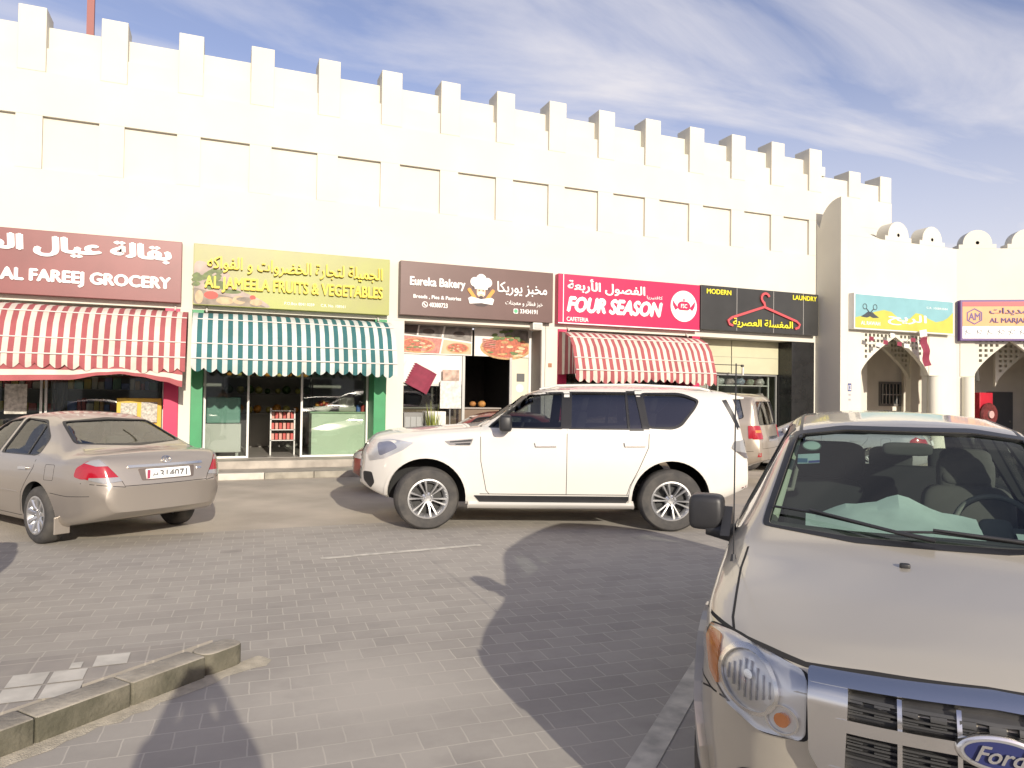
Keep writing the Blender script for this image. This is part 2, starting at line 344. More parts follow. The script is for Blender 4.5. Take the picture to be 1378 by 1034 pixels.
for x0, x1, y0, y1 in [(-.68,-.50,-11.61,-11.42), (-.87,-.70,-11.80,-11.62), (-1.07,-.89,-11.80,-11.61), (-.87,-.69,-12.02,-11.82), (-1.07,-.89,-12.02,-11.82), (-.80,-.74,-11.60,-11.50), (-1.3,-1.1,-12.2,-12.02), (-1.5,-1.31,-11.6,-11.42)]:
    MB().add([(x0,y0,.136),(x1,y0,.136),(x1,y1,.136),(x0,y1,.136)], [(0,1,2,3)]).obj('white_tile', M_WT, isl)
M_KS = mat('dark_kerb_side', (.17, .155, .115), .92, var=.5, vscale=4, bump=.5, bscale=35, col2=(.085, .08, .055)); M_KT = mat('pale_kerb_top', (.36, .325, .265), .92, var=.35, vscale=5, bump=.4, bscale=40)  # kerb sides in a darker tone, upward faces in a paler one
s_ = 0.0
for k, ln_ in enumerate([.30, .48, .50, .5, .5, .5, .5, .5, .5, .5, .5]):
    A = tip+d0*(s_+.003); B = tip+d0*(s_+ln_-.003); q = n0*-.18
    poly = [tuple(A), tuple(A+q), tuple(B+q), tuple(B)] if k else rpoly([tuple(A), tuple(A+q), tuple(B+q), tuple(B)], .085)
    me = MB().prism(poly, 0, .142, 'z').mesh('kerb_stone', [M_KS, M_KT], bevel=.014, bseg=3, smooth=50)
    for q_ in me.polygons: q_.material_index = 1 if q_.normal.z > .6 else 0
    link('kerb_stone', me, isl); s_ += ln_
# drift of pale sand along the foot of that kerb
vs = []; fs = []; nn_ = 60
for i in range(nn_+1):
    s = -.12+5.2*i/nn_; w = .05+.045*abs(sin(i*1.7))+.03*abs(sin(i*.61+1)) + (.03 if i < 3 else 0)
    A = tip+d0*s; vs += [(*(A-n0*.02), .012), (*(A+n0*w*.5), .012), (*(A+n0*w), .0062)]
for i in range(nn_): fs += [(i*3, i*3+1, i*3+4, i*3+3), (i*3+1, i*3+2, i*3+5, i*3+4)]
o = MB().add(vs, fs).obj('sand_drift', mat('pale_sand', (.52, .465, .36), .95, var=.25, vscale=14, bump=.5, bscale=120), smooth=60); tag(o, 'thin drift of pale sand along the island kerb', 'sand', kind='stuff')
# ================================================================== SHOP BUILDING
M_WALL = mat('cream_render', (.66, .635, .55), .9, var=.06, vscale=.8, bump=.12, bscale=90)
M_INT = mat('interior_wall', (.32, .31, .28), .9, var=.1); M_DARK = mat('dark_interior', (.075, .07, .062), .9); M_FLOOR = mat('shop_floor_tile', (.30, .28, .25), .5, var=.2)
bl = thing('shop_building', 'long cream rendered shop building with square battlements', 'building', (0, 0, 0))
w = MB(); X0, X1 = -9.0, 19.46
P_ = 1.4245; ML = [-3.84+P_*i for i in range(-3, 15)]; MW = .478
w.box(X0, X1, .075, .55, 3.5, 8.53)                      # backing slab
w.box(X0, 16.60, .24, .55, 8.533, 9.02); w.box(16.603, X1, .24, .55, 8.533, 8.56)
w.box(X0, X1, 0, .072, 3.5, 6.10); w.box(X0, X1, 0, .072, 7.155, 8.02)
for i in range(-4, 15):                                 # bands between the recessed panels
    a = -3.84+P_*i; w.box(max(a, X0), min(a+MW-.03, X1), 0, .072, 6.103, 7.152)
w.box(16.61, X1, 0, .072, 6.103, 7.152)
w.box(X0, X1, .56, .9, 3.5, 7.6)
w.obj('wall', M_WALL, bl)
for i, a in enumerate(ML):
    m_ = MB(); m_.box(a, a+MW, 0, .60, 8.023, 9.30); m_.obj('merlon', M_WALL, bl, bevel=.012)
MB().box(16.58, 16.74, .02, .5, 8.54, 8.82).obj('merlon', M_WALL, bl, bevel=.01)
for a in (17.68, 18.98): MB().box(a, a+.47, 0, .60, 8.023, 8.83).obj('merlon', M_WALL, bl, bevel=.012)
MB().box(X0, X1, .9, 14, 7.5, 7.7).obj('roof', M_WALL, bl)
MB().box(X1-.3, X1, .9, 14, 0, 7.5).obj('end_wall', M_WALL, bl)
# piers and painted pilasters
for a, b in [(-9, -5.6), (-.86, -.63), (3.49, 3.90), (7.42, 7.86), (16.31, 16.9)]: MB().box(a, b, 0, .62, .14 if a > 0 or a < 0 else 0, 3.5).obj('pier', M_WALL, bl, bevel=.008)
M_PG = mat('green_pilaster', (.035, .27, .10), .45, var=.15, vscale=3); M_PR = mat('crimson_pilaster', (.56, .02, .09), .45, var=.1); M_PK = mat('black_cladding', (.022, .022, .022), .25, var=.3)
for a, b, mm in [(-1.14, -.862, M_PR), (-.628, -.40, M_PG), (3.21, 3.488, M_PG), (7.862, 8.11, M_PR), (11.95, 12.2, M_PR), (15.46, 16.308, M_PK)]:
    MB().box(a, b, -.02, .62, .302, 3.498).obj('pilaster', mm, bl, bevel=.006)
M_ALU = mat('aluminium_frame', (.42, .42, .40), .4, metal=.6); M_WF = mat('white_frame', (.7, .69, .65), .5); M_GL = glass('shop_glass', (.82, .85, .83), .06)
def room(a, b, dep, col, zc=3.46):
    r = MB(); r.box(a, b, .9+dep, 1.0+dep, .3, zc); r.box(a, a+.05, .92, .9+dep, .3, zc); r.box(b-.05, b, .92, .9+dep, .3, zc); r.box(a, b, .92, .9+dep, zc-.05, zc)
    r.obj('shop_room', col, bl)
    MB().box(a+.06, b-.06, .66, .9+dep, .301, .312).obj('room_floor', M_FLOOR, bl)
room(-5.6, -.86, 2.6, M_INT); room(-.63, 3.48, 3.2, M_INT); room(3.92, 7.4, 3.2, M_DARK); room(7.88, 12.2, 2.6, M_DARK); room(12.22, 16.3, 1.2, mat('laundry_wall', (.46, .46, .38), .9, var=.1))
def window(a, b, z0, z1, y=.65, fr=M_ALU, w_=.045, gl=M_GL, name='shop_window'):
    f = MB(); f.box(a, a+w_, y-.03, y+.03, z0, z1); f.box(b-w_, b, y-.03, y+.03, z0, z1); f.box(a+w_, b-w_, y-.03, y+.03, z0, z0+w_); f.box(a+w_, b-w_, y-.03, y+.03, z1-w_, z1)
    fo = f.obj(name, fr, bl); g = MB().box(a+w_, b-w_, y-.004, y+.004, z0+w_, z1-w_); g.obj('pane', gl, fo); return fo
window(-5.55, -3.4, .30, 3.45); window(-3.36, -1.16, .30, 3.45)
window(-.39, .55, .31, 3.45, fr=M_WF); window(1.66, 3.2, .31, 3.45, fr=M_WF); window(.56, 1.65, 2.45, 3.45, fr=M_ALU)
window(8.13, 10.1, .31, 3.45); window(10.12, 11.94, .31, 3.45)
window(12.9, 15.44, .31, 2.52, y=.60)
# bakery front: picture panels, white panel, door, cream panel
def rect(parent, name, a, b, z0, z1, y, m, d=.02): return MB().box(a, b, y-d, y, z0, z1).obj(name, m, parent)
M_WHITE = mat('white_panel', (.72, .70, .64), .6, var=.06); M_CREAM = mat('cream_panel', (.62, .60, .45), .6, var=.06); M_GREYW = mat('grey_reveal', (.30, .275, .25), .8, var=.1)
rect(bl, 'white_panel', 3.93, 5.52, 2.05, 2.76, .66, M_WHITE, .04)
rect(bl, 'window_frame', 3.93, 5.5, 2.0, 2.047, .66, M_ALU, .05); rect(bl, 'door_frame', 5.53, 5.60, .30, 2.76, .66, M_ALU, .06); rect(bl, 'door_frame', 6.80, 6.87, .30, 2.76, .66, M_ALU, .06)
rect(bl, 'cream_panel', 6.875, 7.32, .3, 2.76, .66, M_CREAM, .04); rect(bl, 'cream_panel_frame', 7.325, 7.41, .3, 3.49, .66, M_WF, .06)
cp = rect(bl, 'panel_sticker', 7.0, 7.22, 2.15, 2.36, .618, mat('sticker_grey', (.10, .10, .10), .6), .003)
MB().prism(circ(7.09, 1.98, .11), .612, .618, 'y').obj('panel_sticker', M_WHITE, bl)
MB().box(7.405, 7.418, .02, .6, .31, 3.45).obj('reveal', M_GREYW, bl)
for a, b, yy in [(3.93, 5.52, .66)]: MB().box(a, b, yy-.004, yy+.004, .95, 1.995).obj('pane', M_GL, bl)
M_BRN = mat('counter_brown', (.20, .135, .09), .6, var=.25)
# food pictures above the bakery door (flat printed panels with simple dishes)
M_CRUST = mat('print_crust', (.55, .33, .14), .5, var=.35, vscale=14); M_SAUCE = mat('print_sauce', (.50, .13, .07), .5, var=.4, vscale=18); M_CHEESE = mat('print_cheese', (.68, .55, .33), .5, var=.3, vscale=20)
M_PLEAF = mat('print_green', (.13, .20, .06), .5, var=.4, vscale=12); M_DK = mat('print_dark', (.10, .075, .06), .5, var=.5, vscale=8); M_PEACH = mat('print_peach', (.60, .42, .27), .5, var=.15, vscale=5); M_PWHITE = mat('print_white', (.70, .67, .62), .5, var=.05); M_PGREY = mat('print_grey', (.24, .22, .20), .5, var=.5, vscale=7)
def dish(pb, cx, cz, r, y, seed, squash=.6):
    rn = random.Random(seed); pb.cur = 1; pb.prism(circ(cx, cz, r, r*squash), y-.003, y); pb.cur = 2; pb.prism(circ(cx, cz+.01, r*.88, r*squash*.86), y-.006, y-.003)
    for k in range(26):
        a = rn.uniform(0, 6.28); q = r*.8*rn.random()**.5; pb.cur = rn.choice([3, 3, 4, 1, 5]); s = r*rn.uniform(.08, .2)
        pb.prism(rpoly([(cx+q*cos(a)+s*cos(b+a), cz+q*squash*sin(a)+s*squash*sin(b+a)*rn.uniform(.5, 1)) for b in (0, 1.3, 2.5, 3.8, 5)], s*.4, 2), y-.0075-.0004*k, y-.006)
PM = [M_PGREY, M_CRUST, M_SAUCE, M_CHEESE, M_PLEAF, mat('print_pink', (.60, .22, .18), .5, var=.4, vscale=15), M_PEACH, M_PWHITE, M_DK]
def picture(a, b, kind):
    pb = MB(); y = .66-.05; pb.cur = 7; pb.box(a, b, y, .66, 2.775, 3.49)
    if kind == 'collage':
        mx_ = a+(b-a)*.56
        for (p4, c, d) in [([(a+.02, 2.80), (mx_-.05, 2.80), (mx_+.02, 3.17), (a+.02, 3.22)], 5, (a+.42, 2.98, .44, 3)), ([(mx_-.01, 2.80), (b-.02, 2.80), (b-.02, 3.08), (mx_+.06, 3.15)], 6, ((mx_+b)/2+.02, 2.95, .30, 4)),
                           ([(a+.02, 3.26), (a+.40, 3.23), (a+.44, 3.48), (a+.02, 3.48)], 8, None), ([(a+.44, 3.23), (mx_, 3.20), (mx_+.06, 3.48), (a+.48, 3.48)], 0, None), ([(mx_+.05, 3.20), (b-.02, 3.12), (b-.02, 3.48), (mx_+.11, 3.48)], 0, None)]:
            pb.cur = c; pb.prism(p4, y-.002, y)
            if d: dish(pb, d[0], d[1], d[2], y-.003, d[3], .42)
        for (q, z) in [(a+.25, 3.36), (a+.7, 3.33), (b-.35, 3.30)]: pb.cur = 8; pb.prism(circ(q, z, .15, .07), y-.006, y-.002)
    else:
        pb.cur = 7; pb.prism([(a+.02, 2.8), (b-.02, 2.8), (b-.02, 3.48), (a+.02, 3.48)], y-.002, y)
        dish(pb, a+.85, 3.0, .70, y-.003, 8, .42)
        pb.cur = 0; pb.prism(rpoly([(b-.55, 3.1), (b-.02, 2.95), (b-.02, 3.48), (b-.75, 3.48)], .05), y-.005, y-.002)
        for k in range(14): pb.cur = 4; s = .1; cx = a+.85+random.uniform(-.35, .4); cz = 3.3+random.uniform(-.1, .15); pb.prism(rpoly([(cx-s, cz), (cx, cz+s*.5), (cx+s, cz+.02), (cx, cz-s*.5)], .05, 2), y-.02-.0005*k, y-.004)
        for k in range(5): pb.cur = 5; z = 3.02+.045*k; pb.prism([(a+.2, z), (a+.55, z-.03), (a+.57, z-.01), (a+.22, z+.022)], y-.03-.0005*k, y-.004)
    return pb.obj('food_picture', PM, bl)
picture(3.95, 5.78, 'collage'); picture(5.84, 7.32, 'one')
# laundry front: pale shutter panels over the window
M_PALE = mat('pale_laundry_panel', (.52, .50, .34), .6, var=.06)
for a, b in [(12.22, 13.70), (13.73, 15.44)]: rect(bl, 'fascia_panel', a, b, 2.53, 3.49, .55, M_PALE, .03)
rect(bl, 'fascia_panel', 12.22, 12.88, .3, 2.52, .60, mat('laundry_grey', (.20, .21, .16), .6), .03)
rect(bl, 'panel_joint', 12.22, 15.44, 3.0, 3.012, .519, mat('joint_grey', (.3, .29, .22), .7), .004)
# small plates on the piers
nb = rect(bl, 'number_plate', 7.60, 7.70, 2.52, 2.62, -.001, mat('brown_plate', (.35, .16, .08), .5), .012)
# red lattice post on the roof
rp = thing('roof_post', 'red painted steel post on the roof behind the battlements', 'post', (-2.80, 1.2, 7.7))
MB().box(-.07, .07, -.05, .05, 0, 5).obj('post', mat('red_steel', (.22, .04, .03), .5), rp); MB().tube([(.1, .05, 2.6), (-.02, .9, 6)], .03).obj('stay', mat('dark_steel', (.04, .04, .05), .5), rp)
# ================================================================== SIGNS
M_LW = mat('white_letters', (.82, .81, .78), .5); M_LY = mat('yellow_letters', (.76, .60, .05), .5, var=.12, vscale=6); M_RED = mat('sign_red', (.58, .016, .085), .4, var=.06); M_EDGE = mat('sign_edge', (.45, .43, .40), .5)
SY = -.20
def sign(name, label, x0, x1, z0, z1, face, edge=None, group=None, y=SY, back=-.002, xf=None):
    s = thing(name, label, 'sign', ((x0+x1)/2, back, (z0+z1)/2), 0, group)
    off = Vector(((x0+x1)/2, back, (z0+z1)/2))
    b = MB().box(x0-off.x, x1-off.x, y-off.y, 0, z0-off.z, z1-off.z); b.obj('sign_box', face, s, bevel=.008)
    return s, Matrix.Translation(-off)
def SL(s, T, body, x0, x1, z0, z1, m, y=SY, **k): return lettering(s, body, x0, x1, z0, z1, y-.001, m, xf=T, **k)
def SP(s, T, name, pts, m, y0=SY-.012, y1=SY-.001): return plate(s, name, pts, y0, y1, m, T)
M_MAR = mat('maroon_sign', (.22, .062, .060), .4, var=.18, vscale=1.2)
s, T = sign('shop_sign', 'maroon grocery sign with large white Arabic and English lettering', -5.25, -.84, 3.60, 4.86, M_MAR)
SL(s, T, arabic('بقالة عيال الفريج'), -5.05, -1.03, 4.29, 4.77, M_LW, bold=.055); SL(s, T, 'AL FAREEJ GROCERY', -3.98, -1.03, 3.79, 4.11, M_LW, bold=.055)
m = mat('olive_sign', (.31, .34, .055), .4, var=.45, vscale=.55, col2=(.25, .235, .09))
s, T = sign('shop_sign', 'olive green sign with yellow raised lettering and a vegetable picture', -.62, 3.49, 3.585, 4.86, m)
pb = MB(); VM = [mat('print_stone', (.24, .19, .14), .5, var=.5, vscale=6), mat('print_tomato', (.50, .05, .03), .5, var=.2), mat('print_potato', (.50, .36, .20), .5, var=.3, vscale=9), mat('print_herb', (.12, .17, .03), .5, var=.5, vscale=10), mat('print_mauve', (.42, .33, .28), .5, var=.35, vscale=3)]
def V(c, pts, d): pb.cur = c; pb.prism(pts, SY-.0012-d, SY-.0002)
V(4, rpoly([(-.61, 3.60), (.95, 3.60), (.75, 3.75), (.2, 3.98), (.05, 4.35), (-.61, 4.55)], .2), .0004)
V(0, rpoly([(-.61, 3.60), (.85, 3.60), (.55, 3.72), (-.1, 3.82), (-.61, 3.95)], .06), .0008)
for k in range(26): cx = -.35+random.uniform(-.24, .32); cz = 4.12+random.uniform(-.18, .2); V(3, rpoly([(cx-.1, cz-.02), (cx, cz+.07), (cx+.1, cz+.01), (cx, cz-.07)], .05, 2), .001+k*.00003)
for c, x, z, a, b in [(1, -.27, 3.80, .14, .085), (2, .0, 3.70, .17, .08), (2, .28, 3.73, .13, .09), (0, .42, 3.75, .2, .05), (2, .62, 3.70, .13, .07), (3, .12, 3.9, .2, .045), (2, -.5, 3.75, .08, .14), (1, .55, 3.8, .06, .05)]: V(c, circ(x, z, a, b, 18), .0022+abs(x)*.0002)
pb.v = [tuple(T @ Vector(v)) for v in pb.v]; pb.obj('printed_picture', VM, s)
SL(s, T, arabic('الجميلة لتجارة الخضروات و الفواكه'), -.36, 3.32, 4.28, 4.63, M_LY, bold=.02, ext=.06); SL(s, T, 'AL JAMEELA FRUITS & VEGETABLES', -.40, 3.33, 3.86, 4.20, M_LY, bold=.035, ext=.06)
SL(s, T, 'P.O.Box 8041 0259      C.R. No. 108161', 1.2, 2.5, 3.69, 3.75, M_LW, bold=0, ext=.003)
m = mat('brown_sign', (.135, .075, .065), .4, var=.12, vscale=1.5)
s, T = sign('shop_sign', 'dark brown bakery sign with a chef emblem between white lettering', 3.74, 7.62, 3.62, 4.87, m)
SL(s, T, 'Eureka Bakery', 3.96, 5.31, 4.25, 4.52, M_LW, bold=.04); SL(s, T, 'Breads , Pies & Pastries', 4.05, 5.21, 4.01, 4.11, M_LW, bold=.03, ext=.004); SL(s, T, '40380723', 4.43, 4.88, 3.83, 3.94, M_LW, bold=.03, ext=.004)
SL(s, T, arabic('مخبز يوريكا'), 6.12, 7.45, 4.22, 4.56, M_LW, bold=.02); SL(s, T, arabic('خبز فطائر و معجنات'), 6.34, 7.34, 3.98, 4.12, M_LW, bold=.012, ext=.004); SL(s, T, '33434191', 6.73, 7.20, 3.81, 3.92, M_LW, bold=.03, ext=.004)
SP(s, T, 'phone_symbol', circ(4.33, 3.885, .07), M_LW, SY-.004); SP(s, T, 'phone_symbol', circ(4.33, 3.885, .055), m, SY-.0055, SY-.003); SP(s, T, 'phone_symbol', fat_line([(4.30, 3.92), (4.31, 3.89), (4.34, 3.865), (4.365, 3.86)], .024), M_LW, SY-.008, SY-.004)
MG_ = mat('message_green', (.10, .42, .20), .5); SP(s, T, 'message_symbol', rpoly([(6.56, 3.80), (6.68, 3.80), (6.68, 3.92), (6.56, 3.92)], .03), M_LW, SY-.004); SP(s, T, 'message_symbol', circ(6.62, 3.86, .05), MG_, SY-.0055, SY-.003)
M_SKIN = mat('emblem_skin', (.72, .48, .33), .5); M_BREAD = mat('emblem_bread', (.66, .30, .05), .5); M_HAIR = mat('emblem_dark', (.05, .03, .03), .5)
for px, pz, r in [(5.55, 4.50, .115), (5.71, 4.57, .13), (5.87, 4.50, .115)]: SP(s, T, 'chef_hat', circ(px, pz, r), M_LW, SY-.010-.001*px)
SP(s, T, 'chef_hat', [(5.55, 4.33), (5.87, 4.33), (5.90, 4.48), (5.52, 4.48)], M_LW, SY-.018); SP(s, T, 'chef_face', rpoly([(5.60, 4.35), (5.82, 4.35), (5.82, 4.2), (5.71, 4.10), (5.60, 4.2)], .04), M_SKIN, SY-.0075)
SP(s, T, 'moustache', rpoly([(5.61, 4.18), (5.71, 4.23), (5.81, 4.18), (5.79, 4.26), (5.71, 4.275), (5.63, 4.26)], .02), M_LW, SY-.02); SP(s, T, 'beard', circ(5.71, 4.14, .05, .035), M_HAIR, SY-.018)
for sx in (-1, 1):
    SP(s, T, 'eye', circ(5.71+sx*.05, 4.30, .016), M_HAIR, SY-.019)
    SP(s, T, 'bread_loaf', rpoly([(5.71+sx*.10, 4.10), (5.71+sx*.18, 4.07), (5.71+sx*.36, 4.31), (5.71+sx*.29, 4.36)], .05), M_BREAD, SY-.021); SP(s, T, 'ear', circ(5.71+sx*.2, 4.36, .02, .05), M_HAIR, SY-.006)
SP(s, T, 'ribbon', [(5.38, 4.10), (5.45, 4.14), (5.71, 4.09), (5.97, 4.14), (6.04, 4.10), (6.0, 3.97), (5.71, 4.0), (5.42, 3.97)], M_LW, SY-.025)
SP(s, T, 'emblem_shadow', [(5.52, 3.965), (5.71, 3.985), (5.90, 3.965), (5.80, 3.92), (5.62, 3.92)], M_HAIR, SY-.006)
s, T = sign('shop_sign', 'crimson cafeteria sign with italic white lettering and a round emblem', 7.77, 12.05, 3.62, 4.88, M_RED)
SL(s, T, arabic('الفصول الأربعة'), 8.02, 10.30, 4.42, 4.80, M_LW, bold=.03, slant=-.02); SL(s, T, 'FOUR SEASON', 8.0, 10.85, 3.92, 4.33, M_LW, bold=.065, shear=.25); SL(s, T, 'CAFETERIA', 8.0, 8.62, 3.69, 3.80, M_LW, bold=.02); SL(s, T, arabic('كافتيريا'), 10.36, 10.85, 4.38, 4.49, M_LW, bold=.0, ext=.006)
SP(s, T, 'emblem_disc', circ(11.52, 4.27, .42, n=40), M_LW, SY-.02); SP(s, T, 'emblem_pot', rpoly([(11.35, 4.16), (11.69, 4.16), (11.74, 4.30), (11.64, 4.40), (11.40, 4.40), (11.30, 4.30)], .07), M_RED, SY-.026, SY-.018)
for sx in (-1, 1): SP(s, T, 'emblem_wing', rpoly([(11.52+sx*.18, 4.22), (11.52+sx*.26, 4.30), (11.52+sx*.36, 4.42), (11.52+sx*.35, 4.28), (11.52+sx*.27, 4.15)], .03), M_RED, SY-.025, SY-.018)
SP(s, T, 'emblem_lid', circ(11.52, 4.44, .03), M_RED, SY-.025, SY-.018); SL(s, T, 'FSC', 11.42, 11.62, 4.22, 4.33, M_LW, y=SY-.026, ext=.004)
SP(s, T, 'sign_trim', [(7.77, 3.625), (12.05, 3.625), (12.05, 3.65), (7.77, 3.65)], M_LW, SY-.004)
SP(s, T, 'sign_trim', [(7.90, 3.66), (7.92, 3.66), (7.92, 4.87), (7.90, 4.87)], M_LW, SY-.004)
m = mat('charcoal_sign', (.045, .045, .043), .35, var=.3, vscale=1)
s, T = sign('shop_sign', 'charcoal laundry sign with a big red coat hanger and yellow lettering', 12.09, 16.28, 3.68, 4.90, m)
M_LY2 = mat('bright_yellow_letters', (.78, .70, .04), .5)
SL(s, T, 'MODERN', 12.27, 13.10, 4.67, 4.81, M_LY2, bold=.03); SL(s, T, 'LAUNDRY', 15.30, 16.20, 4.69, 4.83, M_LY2, bold=.03); SL(s, T, arabic('المغسلة العصرية'), 13.15, 15.28, 3.78, 4.05, M_LY2, bold=.02, ext=.03)
M_HG = mat('hanger_red', (.55, .08, .09), .45)
hk = [(14.30+.14*cos(a)-.02, 4.66+.14*sin(a)) for a in [R(20)+i*R(24) for i in range(11)]]
SP(s, T, 'coat_hanger', fat_line(hk+[(14.25, 4.48)][:0], .065), M_HG, SY-.05); SP(s, T, 'coat_hanger', fat_line([(14.155, 4.60), (14.24, 4.50), (14.27, 4.38)], .065), M_HG, SY-.052)
SP(s, T, 'coat_hanger', fat_line([(14.27, 4.42), (13.1, 4.05), (12.98, 3.96), (13.03, 3.86), (13.15, 3.83)], .065), M_HG, SY-.05); SP(s, T, 'coat_hanger', fat_line([(14.27, 4.40), (15.42, 4.06), (15.54, 3.97), (15.49, 3.88), (15.37, 3.84)], .065), M_HG, SY-.048)
for x in (13.3, 14.6, 15.7): SP(s, T, 'panel_joint', [(x, 3.69), (x+.012, 3.69), (x+.012, 4.89), (x, 4.89)], M_EDGE, SY-.002)
# ================================================================== AWNINGS
def awning(label, x0, x1, c1, c2, ztop=3.44, p=1.0, pitch=.19, side='plain', drop=2.19, seed=1):
    a = thing('awning', label, 'awning', ((x0+x1)/2, 0, ztop)); ox = (x0+x1)/2; rn = random.Random(seed)
    prof = [(-.03, ztop), (-.34*p, ztop-.05), (-.62*p, ztop-.19), (-.80*p, ztop-.42), (-.90*p, ztop-.70), (-p, ztop-1.0)]
    cl = MB(); n = round((x1-x0)/pitch*2); nsub = 6; wv = [rn.uniform(-.012, .012) for _ in range(n+2)]
    for k in range(n):
        xa = x0+(x1-x0)*k/n; xb = x0+(x1-x0)*(k+1)/n; cl.cur = k % 2; vs = []; fs = []
        for j in range(nsub+1):
            x = xa+(xb-xa)*j/nsub; wob = wv[k]*(1-j/nsub)+wv[k+1]*j/nsub
            sc = abs(sin(pi*(x-x0)/(pitch*1.25)))
            for q, (y, z) in enumerate(prof): vs.append((x-ox, y+wob*q/5, z-ztop+.006*sin(x*3+q)))
            vs.append((x-ox, -p-.012+wob*1.5, drop+.10-.03*sc-ztop)); vs.append((x-ox, -p+.01*sin(x*9)+wob*2, drop+.035-.085*sc+.035*sin(x*2.1+seed)-ztop))
        m_ = len(prof)+2
        for j in range(nsub):
            for q in range(m_-1): fs.append((j*m_+q, (j+1)*m_+q, (j+1)*m_+q+1, j*m_+q+1))
        cl.add(vs, fs)
    me = cl.mesh('canopy', [c1, c2], recalc=False)
    b = bmesh.new(); b.from_mesh(me); bmesh.ops.remove_doubles(b, verts=b.verts, dist=.0008); b.to_mesh(me); b.free()
    for q in me.polygons: q.use_smooth = True
    me.set_sharp_from_angle(angle=R(28)); link('canopy', me, a)
    for xs in (x0, x1):                          # side cloth, gathered in strips
        sb = MB(); K = 10; full = prof+[(-p, drop+.05)]
        def at(t):
            t *= len(full)-1; i = min(int(t), len(full)-2); f = t-i; return (full[i][0]*(1-f)+full[i+1][0]*f, full[i][1]*(1-f)+full[i+1][1]*f)
        for k in range(K):
            sb.cur = k % 2 if side == 'striped' else 0; A = at(k/K); B = at((k+1)/K); g = .03*((k % 2)*2-1) if side == 'striped' else 0
            lo = drop+.15
            sb.add([(xs-ox, A[0], A[1]-ztop), (xs-ox, B[0], B[1]-ztop), (xs-ox-g*.4, B[0]*.98, max(lo, 1.6)-ztop if side == 'striped' else (B[1]-(B[1]-lo)*.98*abs(B[0]/p)**.6-ztop)), (xs-ox+g*.4, A[0]*.98, max(lo, 1.6)-ztop if side == 'striped' else (A[1]-(A[1]-lo)*.98*abs(A[0]/p)**.6-ztop))], [(0,1,2,3)])
        sb.obj('side_cloth', [c1, c2], a, recalc=False)
    fr = MB()
    for y, z in (prof[2], prof[4]): fr.tube([(x0-ox, y-.012, z-ztop+.004), (x1-ox, y-.012, z-ztop+.004)], .012)
    fr.tube([(x0-ox, prof[5][0]-.014, prof[5][1]-ztop), (x1-ox, prof[5][0]-.014, prof[5][1]-ztop)], .014)
    for xs in (x0+.25, x1-.25): fr.tube([(xs-ox, -.0, .12), (xs-ox, -.1, .02)], .02)
    fr.obj('frame', mat('awning_piping', (.66, .62, .58), .6), a); return a
M_AR = mat('awning_red', (.37, .095, .10), .85, var=.2, vscale=2.6, bump=.5, bscale=7); M_AC = mat('awning_cream', (.66, .60, .51), .85, var=.2, vscale=2.6, bump=.5, bscale=7); M_AG = mat('awning_teal', (.035, .14, .145), .85, var=.2, vscale=2.6, bump=.5, bscale=7); M_AW = mat('awning_white', (.60, .62, .58), .85, var=.2, vscale=2.6, bump=.5, bscale=7)
awg = awning('red and white striped awning under the maroon grocery sign', -5.35, -.70, M_AR, M_AC, seed=2)
awning('green and white striped awning with a scalloped edge', -.60, 3.52, M_AW, M_AG, seed=3)
awning('red and white striped awning with gathered sides behind the white car', 7.88, 12.0, M_AR, M_AC, side='striped', seed=5)
# loose horizontal-striped flap hanging below the grocery awning
cl = MB(); key = [(-5.35, 1.92), (-3.9, 1.92), (-2.7, 1.96), (-2.1, 2.06), (-1.8, 2.09), (-1.5, 2.05), (-1.05, 1.96), (-.74, 1.86)]
def kz(x):
    for (a, za), (b, zb) in zip(key, key[1:]):
        if x <= b: t = (x-a)/(b-a); t = t*t*(3-2*t); return za+(zb-za)*t
    return key[-1][1]
nx = 60
for r in range(3):
    cl.cur = (0, 1, 0)[r]; vs = []; fs = []
    for i in range(nx+1):
        x = -5.35+(4.61)*i/nx; zt = 2.24-.05*(x > -1.2)*(x+1.2); zb = kz(x)
        for q in (r/3, (r+1)/3): vs.append((x+3.02, -.96+.03*sin(x*4)-.06*q, zt+(zb-zt)*q-3.44))
    for i in range(nx): fs.append((i*2, i*2+2, i*2+3, i*2+1))
    cl.add(vs, fs)
cl.obj('loose_flap', [M_AR, M_AC], awg, recalc=False, smooth=40)
# ================================================================== SHOP CONTENTS
def blob_obj(name, label, cat, c, r, m, group=None, jit=.12, sq=1): o = link(name, MB().ball((0, 0, 0), r, r, r*sq, 10, jit).mesh(name, m, smooth=60)); o.location = c; return tag(o, label, cat, group)
M_MINT = mat('mint_counter', (.66, .78, .60), .5, var=.06); M_MINT2 = mat('mint_edge', (.30, .45, .28), .5)
ct = thing('counter', 'pale mint green shop counter behind the glass of the fruit shop', 'counter', (2.62, .95, .312))
MB().box(-.70, .70, -.2, .3, 0, 1.0).obj('counter_body', M_MINT, ct, bevel=.01); MB().box(-.74, .74, -.24, .34, 1.0, 1.04).obj('counter_top', M_MINT2, ct, bevel=.008)
sc = thing('weighing_scale', 'grey weighing scale standing on the mint counter', 'scale', (2.75, .95, 1.352))
MB().box(-.2, .2, -.15, .15, 0, .12).obj('scale_body', mat('scale_grey', (.36, .38, .30), .5), sc, bevel=.02); MB().box(-.18, .18, -.02, .1, .12, .34).obj('display', mat('scale_pale', (.45, .46, .36), .5), sc, bevel=.02); MB().box(-.17, .17, -.14, -.03, .125, .14).obj('pan', M_ALU, sc)
bw = thing('fruit_bowl', 'white bowl of oranges and apples on the mint counter', 'bowl', (2.2, .95, 1.352))
